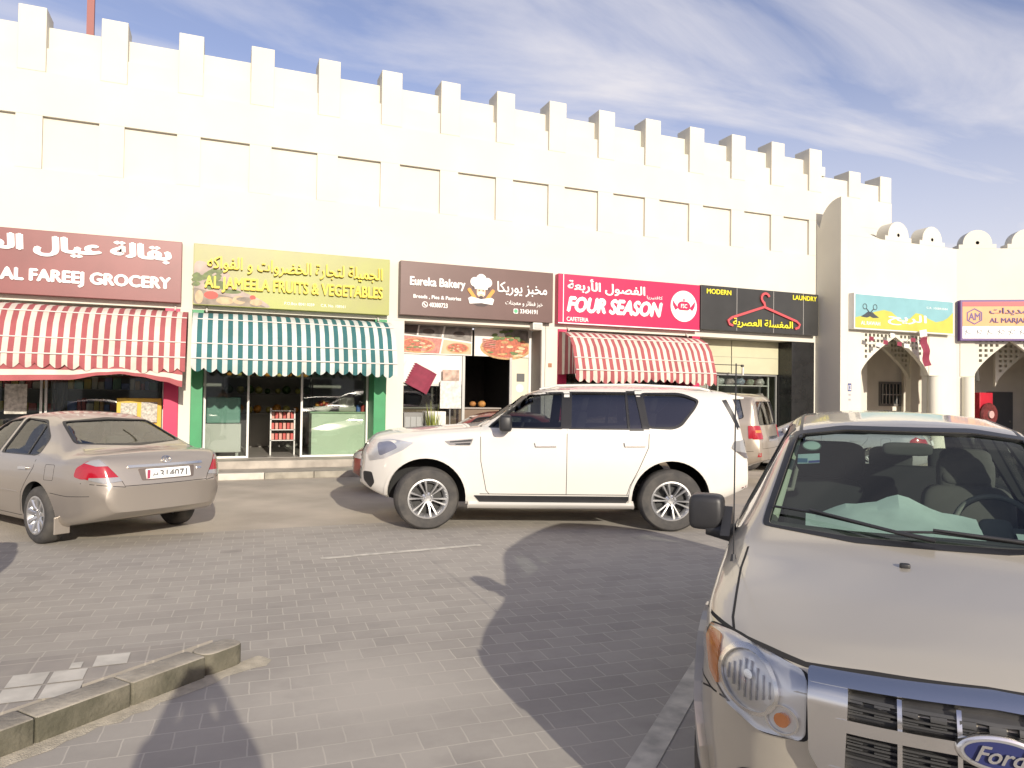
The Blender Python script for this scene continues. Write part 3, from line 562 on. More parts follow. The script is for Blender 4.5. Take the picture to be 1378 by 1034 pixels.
MB().lathe([(.001, 0), (.14, 0), (.24, .12), (.235, .125), (.13, .02), (.001, .02)], 24).obj('bowl', M_WHITE, bw, smooth=40)
M_OR = mat('orange_fruit', (.62, .27, .04), .5, var=.3, vscale=9); M_AP = mat('red_fruit', (.45, .06, .03), .4, var=.3, vscale=9); M_GY = mat('yellow_fruit', (.55, .50, .15), .5, var=.3, vscale=8)
for k in range(14):
    a = k*2.4; r = .17*math.sqrt(k/14); blob_obj('fruit', 'orange or apple heaped in the white bowl on the counter', 'fruit', (2.2+r*cos(a), .95+r*sin(a), 1.352+.15+.07*(1-r/.17)), .055, (M_OR, M_AP, M_OR)[k % 3], 'fruit heaped in the white bowl', .04)
for k, cc in enumerate([(.1, .2, .5), (.5, .06, .05), (.12, .25, .5)]): 
    q = MB().lathe([(.001, 0), (.05, 0), (.05, .14), (.02, .17), (.001, .17)], 12).obj('jar', mat('jar_%d' % k, cc, .4), smooth=40); q.location = (3.02+.11*k, .9, 1.352); tag(q, ('blue jar nearest the scale on the mint counter', 'red jar between two blue jars on the counter', 'blue jar at the far end of the mint counter')[k], 'jar')
def shelf_unit(label, x0, x1, y0, y1, zs, m=M_ALU, h=None):
    t = thing('shelf_rack', label, 'shelf', ((x0+x1)/2, (y0+y1)/2, .312)); cx, cy = (x0+x1)/2, (y0+y1)/2
    for z in zs: MB().box(x0-cx, x1-cx, y0-cy, y1-cy, z-.312-.03, z-.312).obj('shelf', m, t)
    for x in (x0, x1):
        for y in (y0, y1): MB().box(x-cx-.02, x-cx+.02, y-cy-.02, y-cy+.02, 0, (h or max(zs)+.3)-.312).obj('post', m, t)
    return t
shelf_unit('dark wall shelf of melons at the back of the fruit shop', .0, 2.2, 3.2, 3.7, (1.25, 1.75, 2.2, 2.65), mat('shelf_wood', (.2, .19, .17), .7))
k = 0
for z in (1.25, 1.75, 2.2):
    for i in range(9):
        r = random.uniform(.075, .12); blob_obj('melon', 'round melon on the back shelf of the fruit shop', 'fruit', (.15+i*.24+random.uniform(-.03, .03), 3.42, z+r*.95), r, (M_GY, mat('dark_green_fruit', (.06, .12, .03), .5, var=.4), M_OR, M_GY)[(i+k) % 4], 'melons on the back shelf', .03); k += 1
rk = thing('snack_rack', 'narrow wire rack of red snack packets inside the fruit shop', 'rack', (1.33, 1.5, .312))
for z in (.35, .6, .85, 1.05): MB().box(-.28, .28, -.12, .12, z-.02, z).obj('shelf', M_ALU, rk)
for x in (-.27, .27): MB().box(x-.015, x+.015, -.12, .12, 0, 1.1).obj('post', M_ALU, rk)
for z in (.35, .6, .85):
    for i in range(6):
        q = MB().box(-.035, .035, -.06, .06, 0, .15).obj('snack_packet', (mat('packet_red', (.42, .06, .05), .5), mat('packet_pink', (.5, .25, .2), .5))[(i+int(z*20)) % 2], bevel=.01); q.location = (1.11+i*.088, 1.5, .312+z+.001); tag(q, 'small red or pink snack packet on the wire rack', 'packet', 'snack packets on the wire rack')
fz = thing('display_cooler', 'glass fronted display cooler at the left of the fruit shop window', 'cooler', (.02, 1.25, .312))
MB().box(-.38, .38, -.25, .3, .1, .75).obj('cooler_body', M_WF, fz, bevel=.02); MB().box(-.36, .36, -.2, .28, .76, 1.35).obj('cooler_top', mat('cooler_teal', (.22, .42, .35), .3), fz, bevel=.03)
for x in (-.3, .3): MB().box(x-.03, x+.03, -.2, .2, 0, .1).obj('foot', M_ALU, fz)
# grocery: poster stand, shelves
ns = thing('newspaper_stand', 'yellow newspaper stand by the crimson pilaster of the grocery', 'stand', (-1.62, .35, .302))
M_YS = mat('stand_yellow', (.62, .42, .04), .5, var=.1)
MB().box(-.42, .42, -.12, .12, 0, .7).obj('stand_body', M_YS, ns, bevel=.01); MB().box(-.42, .42, .06, .12, .7, 1.32).obj('stand_back', M_YS, ns, bevel=.01)
for i, (a, z) in enumerate([(-.34, .8), (.04, .82), (-.2, .2)]): MB().add([(a, -.02-.1*(z < .5), z), (a+.3, -.02-.1*(z < .5), z), (a+.3, .05-.17*(z < .5), z+.42), (a, .05-.17*(z < .5), z+.42)], [(0,1,2,3)]).obj('newspaper', mat('newsprint', (.6, .57, .5), .8, var=.5, vscale=25), ns)
for j, (x0, x1) in enumerate([(-5.2, -3.6), (-3.4, -1.4)]):
    shelf_unit(('grocery wall shelf behind the far window', 'grocery wall shelf of packets behind the near window')[j], x0, x1, 2.6, 3.0, (.8, 1.3, 1.8, 2.3), mat('shelf_wood', (.2, .19, .17), .7))
    for z in (.8, 1.3, 1.8, 2.3):
        x = x0+.08
        while x < x1-.1:
            w_ = random.uniform(.09, .2); h_ = random.uniform(.14, .3); c = random.choice([(.5, .4, .1), (.4, .1, .08), (.55, .52, .45), (.12, .25, .16), (.15, .2, .4), (.5, .3, .12)])
            q = MB().box(-w_/2+.008, w_/2-.008, -.12, .12, 0, h_).obj('grocery_box', mat('box_%d' % (int(sum(c)*100)), c, .6), bevel=.008); q.location = (x+w_/2, 2.78, z+.001); tag(q, 'packet or box standing on the grocery wall shelves', 'box', 'packets on the grocery shelves'); x += w_
po = MB().box(-.19, .19, -.012, .012, 0, .6).obj('poster', mat('poster_print', (.6, .57, .5), .7, var=.5, vscale=14)); po.location = (-3.85, .61, 1.28); tag(po, 'pale printed poster taped inside the grocery window', 'poster')
po = MB().box(-.16, .16, -.012, .012, 0, .22).obj('poster', M_WHITE); po.location = (-2.35, .61, 2.15); tag(po, 'small white notice high in the grocery window', 'notice')
# bakery: counter with trays, poster board, plant
cb_ = thing('counter', 'brown bakery counter inside the dark shop', 'counter', (5.4, 1.3, .312)); MB().box(-1.3, 1.3, -.25, .3, 0, 1.12).obj('counter_body', M_BRN, cb_, bevel=.01); MB().box(-1.34, 1.34, -.3, .35, 1.12, 1.16).obj('counter_top', mat('counter_top_grey', (.3, .27, .24), .4), cb_, bevel=.008)
wb = thing('cabinet', 'white cabinet below the bakery window', 'cabinet', (4.75, .35, .302)); MB().box(-.25, .25, -.15, .2, 0, 1.08).obj('cabinet_body', M_WHITE, wb, bevel=.01); MB().box(-.23, .23, -.16, -.152, .05, 1.0).obj('door', mat('cabinet_door', (.62, .62, .55), .5), wb)
wb2 = thing('cabinet', 'glass fronted grey cabinet beside the bakery pier', 'cabinet', (4.22, .4, .302)); MB().box(-.24, .24, -.15, .2, 0, 1.05).obj('cabinet_body', mat('cab_grey', (.2, .2, .19), .4), wb2, bevel=.01)
for k in range(3): MB().box(-.21+.14*k, -.09+.14*k, -.16, -.152, .1, .95).obj('door', mat('cab_pane', (.34, .35, .34), .2), wb2)
pst = thing('menu_board', 'white printed menu board in the bakery window', 'board', (5.2, .5, 1.35)); MB().box(-.27, .27, -.02, .02, .1, .78).obj('board', mat('menu_print', (.66, .64, .6), .6, var=.3, vscale=12), pst); MB().box(-.21, .21, -.022, .018, .785, 1.05).obj('board_top', mat('menu_head', (.6, .42, .33), .6, var=.5, vscale=9), pst); MB().tube([(0, .04, -1.04), (0, .04, .6)], .015).obj('pole', M_ALU, pst)
pl = thing('potted_plant', 'yellow green leafy plant in front of the bakery window', 'plant', (4.62, .0, .302)); MB().lathe([(.001, 0), (.12, 0), (.16, .28), (.13, .28), (.001, .25)], 16).obj('pot', M_WHITE, pl, smooth=40)
lf = MB()
for k in range(46):
    a = random.uniform(0, 6.28); h_ = random.uniform(.4, 1.1); sp = random.uniform(.05, .28); b = Vector((cos(a)*.04, sin(a)*.04, .26)); t_ = Vector((cos(a)*sp, sin(a)*sp, .26+h_)); s_ = Vector((-sin(a), cos(a), 0))*.018; mdl = (b+t_)/2+Vector((0, 0, h_*.12))
    lf.add([b-s_*.4, b+s_*.4, mdl+s_, mdl-s_, t_], [(0,1,2,3), (3,2,4)])
lf.obj('foliage', mat('plant_leaf', (.30, .34, .06), .6, var=.5, vscale=12), pl, recalc=False)
for k, (x, c) in enumerate([(6.3, (.5, .24, .06)), (6.05, (.4, .18, .05))]): blob_obj('bread_loaf', ('round loaf beside the door on the bakery counter', 'smaller darker loaf on the bakery counter')[k], 'bread', (x, 1.3, 1.56), .11-.02*k, mat('loaf_%d' % k, c, .7, var=.4, vscale=10), None, .05, .8)
# laundry: rack of bagged clothes
shelf_unit('white metal rack of bagged laundry in the laundry window', 13.35, 15.2, .68, 1.05, (.75, 1.25, 1.75, 2.2), M_WF, 2.5)
k = 0
for z in (1.25, 1.75, 2.2):
    for i in range(5):
        c = [(.7, .69, .65), (.38, .46, .55), (.75, .75, .73), (.5, .58, .45), (.62, .52, .5)][(i*2+k) % 5]; r = random.uniform(.15, .19)
        blob_obj('laundry_bag', 'plastic wrapped bundle of clothes on the laundry rack', 'laundry bag', (13.55+i*.37, .86, z+r*.62), r, mat('bag_%d' % ((i*2+k) % 5), c, .3, var=.5, vscale=9), 'bagged bundles on the laundry rack', .16, .65)
    k += 1
# Qatar flag hanging in front of the bakery
def serrated_flag(name, label, cat, T, m1, m2, w=.62, h=.42, n=9, wave=.02, split=.0):
    f = thing(name, label, cat, (0, 0, 0)); f.matrix_world = T; a = MB(); g = MB(); nx = 14
    for i in range(nx):
        x0, x1 = w*i/nx, w*(i+1)/nx
        for j in range(n*2):
            z0, z1 = h*j/(2*n), h*(j+1)/(2*n)
            if i == 0:
                zz_ = (0 if j % 2 == 0 else -.055)
                a.add([(zz_, 0, z0), (x1, wave*sin(x1*12), z0), (x1, wave*sin(x1*12), z1), ((-.055 if j % 2 == 0 else 0), 0, z1)], [(0,1,2,3)])
            else: a.add([(x0, wave*sin(x0*12), z0), (x1, wave*sin(x1*12), z0), (x1, wave*sin(x1*12), z1), (x0, wave*sin(x0*12), z1)], [(0,1,2,3)])
    a.obj('maroon_field', m1, f, recalc=False, smooth=60)
    if m2:
        g.box(-.24, -.028, .004, .007, 0, h); g.obj('white_band', m2, f)
    return f
M_FM = mat('flag_maroon', (.235, .03, .06), .8, var=.2, vscale=8); M_FW = mat('flag_white', (.68, .66, .62), .8)
serrated_flag('flag', 'tilted maroon and white serrated flag on the bakery window', 'flag', Matrix.Translation((4.08, .52, 2.05)) @ Matrix.Rotation(R(27), 4, 'Y'), M_FM, M_FW, .58, .56)

# unseen low block added behind the camera to darken reflections in the shop glass
ob = thing('added_opposite_block', 'unseen low cream block added behind the camera for the shop glass reflections', 'building', (0, -52, 0))
MB().box(-70, 70, -4, 0, 0, 7).obj('wall', M_WALL, ob)
for k in range(24): MB().box(-68+5.7*k, -64.5+5.7*k, .0, .06, .3, 3.2).obj('shop_window', M_DARK, ob); MB().box(-68+5.7*k, -64.5+5.7*k, .0, .12, 3.4, 4.3).obj('sign_board', (M_MAR, M_PG, M_RED, M_PK)[k % 4], ob)

ac = thing('flood_lamp', 'small white box lamp under the corner of the brown bakery sign', 'lamp', (7.22, -.02, 3.52)); MB().box(-.13, .13, -.18, .1, -.09, .09).obj('lamp_box', M_WHITE, ac, bevel=.02); MB().box(-.1, .1, -.19, -.182, -.06, .06).obj('lens', M_ALU, ac)
cb2 = thing('bracket_camera', 'small dark camera on a thin bracket over the laundry window', 'camera', (13.62, .45, 2.62)); MB().tube([(-.9, -.45, .12), (0, -.5, .12)], .012).obj('bracket', M_DARK, cb2); MB().box(-.03, .05, -.54, -.47, .07, .14).obj('camera_body', M_DARK, cb2, bevel=.02); MB().box(0, .04, -.53, -.49, -.16, .06).obj('tube', M_WHITE, cb2)
cv = thing('cable', 'loose grey cable running down the pier by the bakery', 'cable', (7.52, -.012, 0)); MB().tube([(0, 0, 3.6), (.01, 0, 3.0), (-.01, 0, 2.4), (0, 0, 1.2), (0, 0, .15)], .009, 6).obj('cable_run', M_EDGE, cv)
# ================================================================== ARCADE WING
ar = thing('arcade_building', 'cream arcade wing with pointed lattice arches and domed battlements', 'building', (16.39, -.92, 0))
YB = -.92
def arch_pts(a, b, zs, za, n=10):
    """pointed arch from (a,zs) over the apex to (b,zs)"""
    c = (a+b)/2; L_ = []
    for i in range(n+1):
        t = i/n; q = 1-(1-t)**1.0; t = t**1.5; x = a+(c-a)*t; z = zs+(za-zs)*t**.68; L_.append((x, z))
    return L_+[(a+b-x, z) for x, z in L_[-2::-1]]
def lattice_plate(a, b, zs, za, ztop, y0, y1, cell=.158, hole=.092):
    ap = arch_pts(a, b, zs, za); pl = MB().prism([(a, ztop)]+ap+[(b, ztop)], y0, y1); base = pl.mesh('lattice', M_WALL)
    def az(x):
        for p, q in zip(ap, ap[1:]):
            if p[0] <= x <= q[0]: return p[1]+(q[1]-p[1])*(x-p[0])/max(q[0]-p[0], 1e-6)
        return zs
    cut = MB(); nx = int((b-a-.1)/cell); ox = (b-a-nx*cell)/2
    for i in range(nx):
        x = a+ox+i*cell+(cell-hole)/2
        z = ztop-.06-hole
        while z > zs-.2:
            if z > max(az(x), az(x+hole))+.045: cut.box(x, x+hole, y0-.1, y1+.1, z-.0, z+hole*.95)
            z -= cell
    return boolean(base, [cut.mesh('c', M_WALL)])
def bay(origin, ang, length, o0, o1, domes, sign_off, first):
    T = Matrix.Translation(Vector(origin)-Vector((16.39, YB, 0))) @ Matrix.Rotation(ang, 4, 'Z')
    def put(mb, name, m, parent=ar, **k): mb.v = [tuple(T @ Vector(v)) for v in mb.v]; return mb.obj(name, m, parent, **k)
    x0, x1 = o0, o1; zs, za, zt = 2.58, 3.70, 3.82
    w = MB(); w.box(.2785 if first else 0, x0, 0, .3, 0, zt); w.box(x1+.42, length, 0, .3, 0, zt) if x1+.42 < length else None
    w.box(x1, x1+.42, 0, .3, zs, zt)                         # impost block over the column
    w.box(x1+.06, x1+.42, .12, .3, 0, zs-.003)
    w.box(.2785 if first else 0, length, 0, .3, zt+.003, 6.56)
    put(w, 'front_wall', M_WALL)
    lm = lattice_plate(x0, x1, zs, za, zt, .02, .17); lm.transform(T); link('lattice_arch', lm, ar)
    c = MB(); c.lathe([(.001, 0), (.19, 0), (.19, zs-.02), (.001, zs-.02)], 24, 'z', (x1+.20, -.02, 0)); put(c, 'column', M_WALL, smooth=40)
    if not first: c = MB(); c.lathe([(.001, 0), (.17, 0), (.17, zs-.02), (.001, zs-.02)], 24, 'z', (x0-.20, -.04, 0)); put(c, 'column', M_WALL, smooth=40); w2 = MB().box(x0-.42, x0, -.02, -.002, zs, zt); put(w2, 'impost', M_WALL)
    for d, r in domes:
        pts = [(d-r-.12, 6.563), (d+r+.12, 6.563), (d+r+.12, 6.70), (d+r, 6.70)]+circ(d, 6.73, r, r, 18, 0, pi)+[(d-r, 6.70), (d-r-.12, 6.70)]
        me = boolean(MB().prism(pts, 0, .42).mesh('m', M_WALL), [MB().cyl((d, -.2, 6.75), .055, 1, 14, 'y').mesh('c', M_DARK)]); me.transform(T); link('domed_merlon', me, ar)
    return T, put
T1, put1 = bay((16.39, YB, 0), 0, 4.78, .80, 3.58, [(2.27, .42), (3.70, .42)], 0, True)
a2 = R(-30)
T2, put2 = bay((16.39+4.78, YB, 0), a2, 6.5, .52, 2.62, [(.60, .42), (2.0, .42), (3.4, .42), (4.8, .42)], 0, False)
# flank wall facing the laundry with its swept top, and the front upstand beside it
sw = [(0, 0), (.92, 0), (.92, 7.08), (.80, 6.90)]+[(.77-.74*(1-cos(t)), 6.92+.73*sin(t)) for t in [i*pi/2/8 for i in range(1, 9)]]+[(0, 7.66)]
f = MB().prism([(y, z) for y, z in sw], 0, .28, 'x'); f.v = [(v[0]-.0025, v[1]+.0, v[2]) for v in f.v]; f.obj('flank_wall', M_WALL, ar)
up_ = [(.279, 6.563), (1.55, 6.563)]+[(1.5-1.1*sin(t), 6.6+1.02*(1-cos(t))) for t in [i*pi/2/8 for i in range(1, 9)]]+[(.279, 7.66)]
MB().prism(up_, .003, .25).obj('front_upstand', M_WALL, ar)
M_AW_ = mat('arcade_shade_wall', (.76, .71, .61), .9, var=.06)
b = MB(); b.box(.3, 9.5, 2.75, 2.95, 0, 4.2); b.box(.285, .33, .31, 2.75, 0, 4.2); b.obj('back_wall', M_AW_, ar)
MB().box(.3, 9.5, .31, 2.74, 4.2, 4.35).obj('ceiling', M_AW_, ar); MB().box(.0, 9.5, .31, 2.74, 5.9, 6.05).obj('roof', M_WALL, ar)
b = MB().box(0, 9.5, -.3, 2.7, 0, .10); b.obj('floor', M_STEP, ar)
lm = lattice_plate(1.9, 4.6, 2.5, 3.6, 4.19, 1.5, 1.62); link('lattice_arch', lm, ar); MB().box(4.6, 4.95, 1.45, 1.65, .1, 4.19).obj('inner_pier', M_AW_, ar); MB().box(1.55, 1.9, 1.45, 1.65, .1, 4.19).obj('inner_pier', M_AW_, ar)
wn = MB(); wn.box(4.65, 5.85, 2.70, 2.745, 1.62, 2.46); wo = wn.obj('window', mat('window_grey', (.16, .15, .14), .5), ar); g = MB().box(4.73, 5.77, 2.69, 2.697, 1.70, 2.38); g.obj('pane', mat('dark_glass', (.03, .035, .04), .1), wo)
gb = MB()
for k in range(7): gb.box(4.75+k*.165, 4.77+k*.165, 2.66, 2.685, 1.70, 2.38)
gb.box(4.7, 5.8, 2.65, 2.66, 2.0, 2.03); gb.obj('grille', mat('grille_pale', (.45, .43, .40), .5), wo)
b = MB(); b.box(-.6, 6.4, 2.5, 2.7, 0, 4.2); b.box(6.2, 6.4, .31, 2.497, 0, 4.2); put2(b, 'back_wall', M_AW_); put2(MB().box(-.2, 6.4, .31, 2.49, 4.2, 4.35), 'ceiling', M_AW_); put2(MB().box(-.2, 6.4, .31, 2.49, 5.9, 6.05), 'roof', M_WALL); put2(MB().box(-.1, 6.5, -.3, 2.49, 0, .10), 'floor', M_STEP)
dr = put2(MB().box(2.05, 2.85, 2.44, 2.495, .1, 2.15), 'door', mat('grey_door', (.12, .125, .13), .5)); put2(MB().cyl((2.75, 2.40, 1.15), .03, .03, 10, 'y'), 'handle', M_ALU, dr)
lm = lattice_plate(1.7, 4.2, 2.3, 3.6, 4.19, 1.2, 1.32); lm.transform(T2); link('lattice_arch', lm, ar); put2(MB().box(4.2, 4.5, 1.15, 1.35, .1, 4.19), 'inner_pier', M_AW_)
MB().tube([(2.1+.0, -.03+.5, .1), (2.1, .47, 1.45)], .035).obj('white_pipe', M_WF, ar)
nm = MB(); nm.box(.28, .42, -.006, -.001, 2.05, 2.28); nm.cur = 0; no = nm.obj('number_plate', mat('plate_navy', (.08, .09, .22), .5), ar)
lettering(no, '12', .30, .40, 2.09, 2.23, -.007, M_LW, ext=.003)
for z in (1.78, 1.92): MB().box(.31, .40, -.005, -.001, z, z+.06).obj('wall_mark', mat('mark_grey', (.35, .34, .36), .7), ar)
# red fire hose cabinet in the second bay
fc = thing('fire_hose_cabinet', 'red fire hose reel and cabinet standing inside the far arch', 'hose reel', (22.80, -.75, .35))
MB().box(-.32, .30, 0, .25, .2, 1.75).obj('cabinet', mat('fire_red', (.50, .02, .04), .45, var=.2), fc, bevel=.02)
MB().lathe([(.14, -.12), (.34, -.12), (.38, -.06), (.34, 0), (.14, 0)], 26, 'y', (0, -.01, 1.05)).obj('hose_reel', mat('hose_dark', (.16, .03, .03), .5, var=.4, vscale=12), fc, smooth=40)
MB().cyl((0, -.17, 1.05), .12, .1, 18, 'y').obj('hub', mat('hub_pink', (.55, .35, .33), .5), fc)
for x in (-.24, .22): MB().box(x-.04, x+.04, .05, .2, 0, .2).obj('foot', M_DARK, fc)
vl = thing('spotlight', 'black wall lamp hanging in the shade of the far arch', 'lamp', (22.3, -.75, 2.75)); MB().lathe([(.001, .28), (.05, .28), (.10, -.28), (.001, -.28)], 14).obj('lamp_head', M_DARK, vl, smooth=40); MB().tube([(0, 0, .25), (.05, .5, .4), (.05, 1.7, .4)], .02).obj('bracket', M_DARK, vl)
# ---- barber sign
s = thing('shop_sign', 'turquoise and yellow wave sign with scissors and moustache emblem', 'sign', (16.39, YB, 4.36))
x0, x1, z0, z1 = .30, 4.38, 3.84, 4.88; oz = 4.36; SYb = -.2
M_TQ = mat('sign_turquoise', (.22, .43, .47), .4, var=.08); M_SY = mat('sign_lemon', (.50, .49, .09), .4, var=.08)
MB().box(x0, x1, SYb, -.002, z0-oz, z1-oz).obj('sign_box', M_WF, s, bevel=.008)
MB().box(x0+.04, x1-.04, SYb-.004, SYb-.0005, z0-oz+.04, z1-oz-.04).obj('face', M_TQ, s)
wave = [(.34, 4.17), (.7, 4.25), (1.1, 4.37), (1.45, 4.44), (1.75, 4.40), (2.0, 4.25), (2.2, 4.18), (2.5, 4.24), (2.75, 4.42), (3.0, 4.40), (3.3, 4.27), (3.6, 4.19), (3.9, 4.25), (4.1, 4.34), (4.34, 4.52)]
plate(s, 'wave', [(x, z-oz) for x, z in [(.34, 3.88)]+wave+[(4.34, 3.88)]], SYb-.008, SYb-.003, M_SY)
M_IN = mat('sign_ink', (.05, .06, .07), .5)
for sx in (-1, 1):
    plate(s, 'moustache', [(x, z-oz) for x, z in rpoly([(.90, 4.30), (.90+sx*.08, 4.36), (.90+sx*.2, 4.28), (.90+sx*.36, 4.20), (.90+sx*.12, 4.18), (.90, 4.22)], .03)], SYb-.012, SYb-.004, M_IN)
    ringp = circ(.90+sx*.20, 4.50-oz, .085, .085, 18); inn = circ(.90+sx*.20, 4.50-oz, .065, .065, 18); rg = MB()
    rg.add([(x, SYb-.012, z) for x, z in ringp]+[(x, SYb-.012, z) for x, z in inn], [(i, (i+1) % 18, 18+(i+1) % 18, 18+i) for i in range(18)]); rg.obj('scissor_ring', M_IN, s)
    plate(s, 'scissor_blade', [(x, z-oz) for x, z in fat_line([(.90+sx*.14, 4.44), (.90-sx*.05, 4.28)], .025)], SYb-.014, SYb-.004, M_IN)
lettering(s, arabic('الريح'), 1.6, 3.2, 4.02-oz, 4.36-oz, SYb-.008, M_LW, ext=.004); lettering(s, 'AL RAWAH', .55, 1.3, 3.97-oz, 4.08-oz, SYb-.008, M_LW, ext=.004, bold=.03); lettering(s, 'C.R. 100893584', 3.2, 4.1, 4.58-oz, 4.64-oz, SYb-.005, M_LW, ext=.003, bold=0)
# ---- plumbing and tools sign on the angled bay
s2 = thing('shop_sign', 'purple framed orange sign with a hexagon emblem above a white strip of tools', 'sign', (16.39+4.78, YB, 4.32), a2); oz = 4.32
M_PU = mat('sign_purple', (.09, .035, .17), .4); M_SO = mat('sign_orange', (.68, .33, .12), .4, var=.08); M_SR = mat('sign_scarlet', (.58, .06, .07), .4); M_TOOL = mat('tool_grey', (.16, .16, .17), .5)
MB().box(.02, 4.6, SYb, -.002, 3.68-oz, 4.94-oz).obj('sign_box', M_PU, s2, bevel=.008)
MB().box(.08, 4.54, SYb-.004, SYb-.0005, 4.74-oz, 4.88-oz).obj('red_band', M_SR, s2); MB().box(.08, 4.54, SYb-.004, SYb-.0005, 4.13-oz, 4.738-oz).obj('orange_band', M_SO, s2); MB().box(.08, 4.54, SYb-.004, SYb-.0005, 3.75-oz, 4.128-oz).obj('white_band', M_LW, s2)
hx = circ(.42, 4.43-oz, .255, .255, 6, pi/6, pi/6+2*pi); h2 = circ(.42, 4.43-oz, .215, .215, 6, pi/6, pi/6+2*pi); hm = MB().add([(x, SYb-.010, z) for x, z in hx]+[(x, SYb-.010, z) for x, z in h2], [(i, (i+1) % 6, 6+(i+1) % 6, 6+i) for i in range(6)]); hm.obj('hexagon_emblem', M_PU, s2)
lettering(s2, 'AM', .25, .59, 4.31-oz, 4.54-oz, SYb-.005, M_PU, ext=.005, bold=.03)
lettering(s2, 'AL MARJAH', .85, 1.95, 4.19-oz, 4.38-oz, SYb-.005, M_PU, bold=.02); lettering(s2, 'TRADING & PLUMBING', 2.1, 4.4, 4.19-oz, 4.38-oz, SYb-.005, M_PU, bold=.02); lettering(s2, arabic('المرجة للتجارة والتمديدات'), .85, 4.4, 4.46-oz, 4.70-oz, SYb-.005, M_PU, bold=.015)
rn = random.Random(4)
for k in range(14):
    x = .24+k*.31; z = 3.94-oz
    for q in [[(x-.09, z+.05), (x+.05, z-.06), (x+.08, z-.03)], [(x-.06, z-.08), (x-.02, z+.09)], [(x+.02, z+.08), (x+.09, z+.05), (x+.1, z)]][:rn.randint(2, 3)]: plate(s2, 'tool_picture', fat_line([(a+rn.uniform(-.02, .02), b) for a, b in q], .022), SYb-.007, SYb-.003, M_TOOL)
# ---- bunting and the hanging flag in front of the barber arch
serrated_flag('flag', 'long maroon flag hanging from the turquoise barber sign', 'flag', Matrix.Translation((19.22, -1.22, 3.66)) @ Matrix.Rotation(R(80), 4, 'Y'), M_FM, M_FW, .85, .30, 6, .03)
bt = thing('bunting', 'string of small maroon and white flags under the barber sign', 'bunting', (16.39, YB, 0))
pts = [(.85+.28*i, -.22, 3.80-.32*abs(sin(i*.9+.5))) for i in range(9)]; MB().tube(pts, .006, 5).obj('string', M_DARK, bt)
for i, (x, y, z) in enumerate(pts[:-1]):
    MB().add([(x, y-.01, z), (x+.17, y-.02, z-.02), (x+.15, y-.03, z-.14), (x-.02, y-.02, z-.12)], [(0,1,2,3)]).obj('pennant', (M_FM, M_FW)[i % 2], bt)
# ================================================================== VEHICLES
M_TYRE = mat('tyre_rubber', (.045, .043, .042), .85, var=.35, vscale=6, bump=.15, bscale=30, col2=(.085, .078, .07)); M_RIM = mat('alloy_rim', (.62, .62, .62), .28, metal=.85); M_RIMD = mat('rim_shadow', (.03, .03, .03), .6, metal=.2)
M_BLK = mat('black_plastic', (.028, .028, .030), .45, var=.2, vscale=9); M_RUB = mat('window_rubber', (.015, .015, .016), .4); M_SEAM = mat('panel_seam', (.02, .019, .018), .9); M_CHR = mat('chrome', (.78, .76, .72), .2, metal=1); M_CABIN = mat('cabin_trim', (.07, .068, .064), .85); M_SEAT = mat('seat_cloth', (.10, .10, .095), .9, var=.25); M_SEATL = mat('seat_cloth_pale', (.22, .21, .19), .9, var=.2)
M_RLAMP = mat('red_lamp', (.34, .006, .018), .12, coat=1); M_AMB = mat('amber_lamp', (.62, .20, .03), .2, coat=1); M_CLAMP = mat('clear_lamp', (.36, .36, .36), .12, metal=.35, coat=1); M_LENS = glass('lamp_lens', (.95, .95, .95), .05); M_REFL = mat('lamp_reflector', (.74, .74, .73), .30, metal=.75)
M_UND = mat('underbody', (.02, .02, .02), .9)
G_CLEAR = glass('windscreen_glass', (.60, .68, .63), .05); G_TINT = glass('tinted_glass', (.24, .245, .245), .14); G_MID = glass('side_glass', (.42, .45, .46), .07)
def table(pts, sig):
    def f(x):
        if x <= pts[0][0]: a, b = pts[0], pts[1]
        elif x >= pts[-1][0]: a, b = pts[-2], pts[-1]
        else:
            for a, b in zip(pts, pts[1:]):
                if x <= b[0]: break
        return a[1]+(b[1]-a[1])*(x-a[0])/max(b[0]-a[0], 1e-9)
    ks = [(-1.8+.4*i) for i in range(10)]; ws = [math.exp(-k*k/2) for k in ks]; sw_ = sum(ws)
    return lambda x: sum(w*f(x+k*sig) for k, w in zip(ks, ws))/sw_
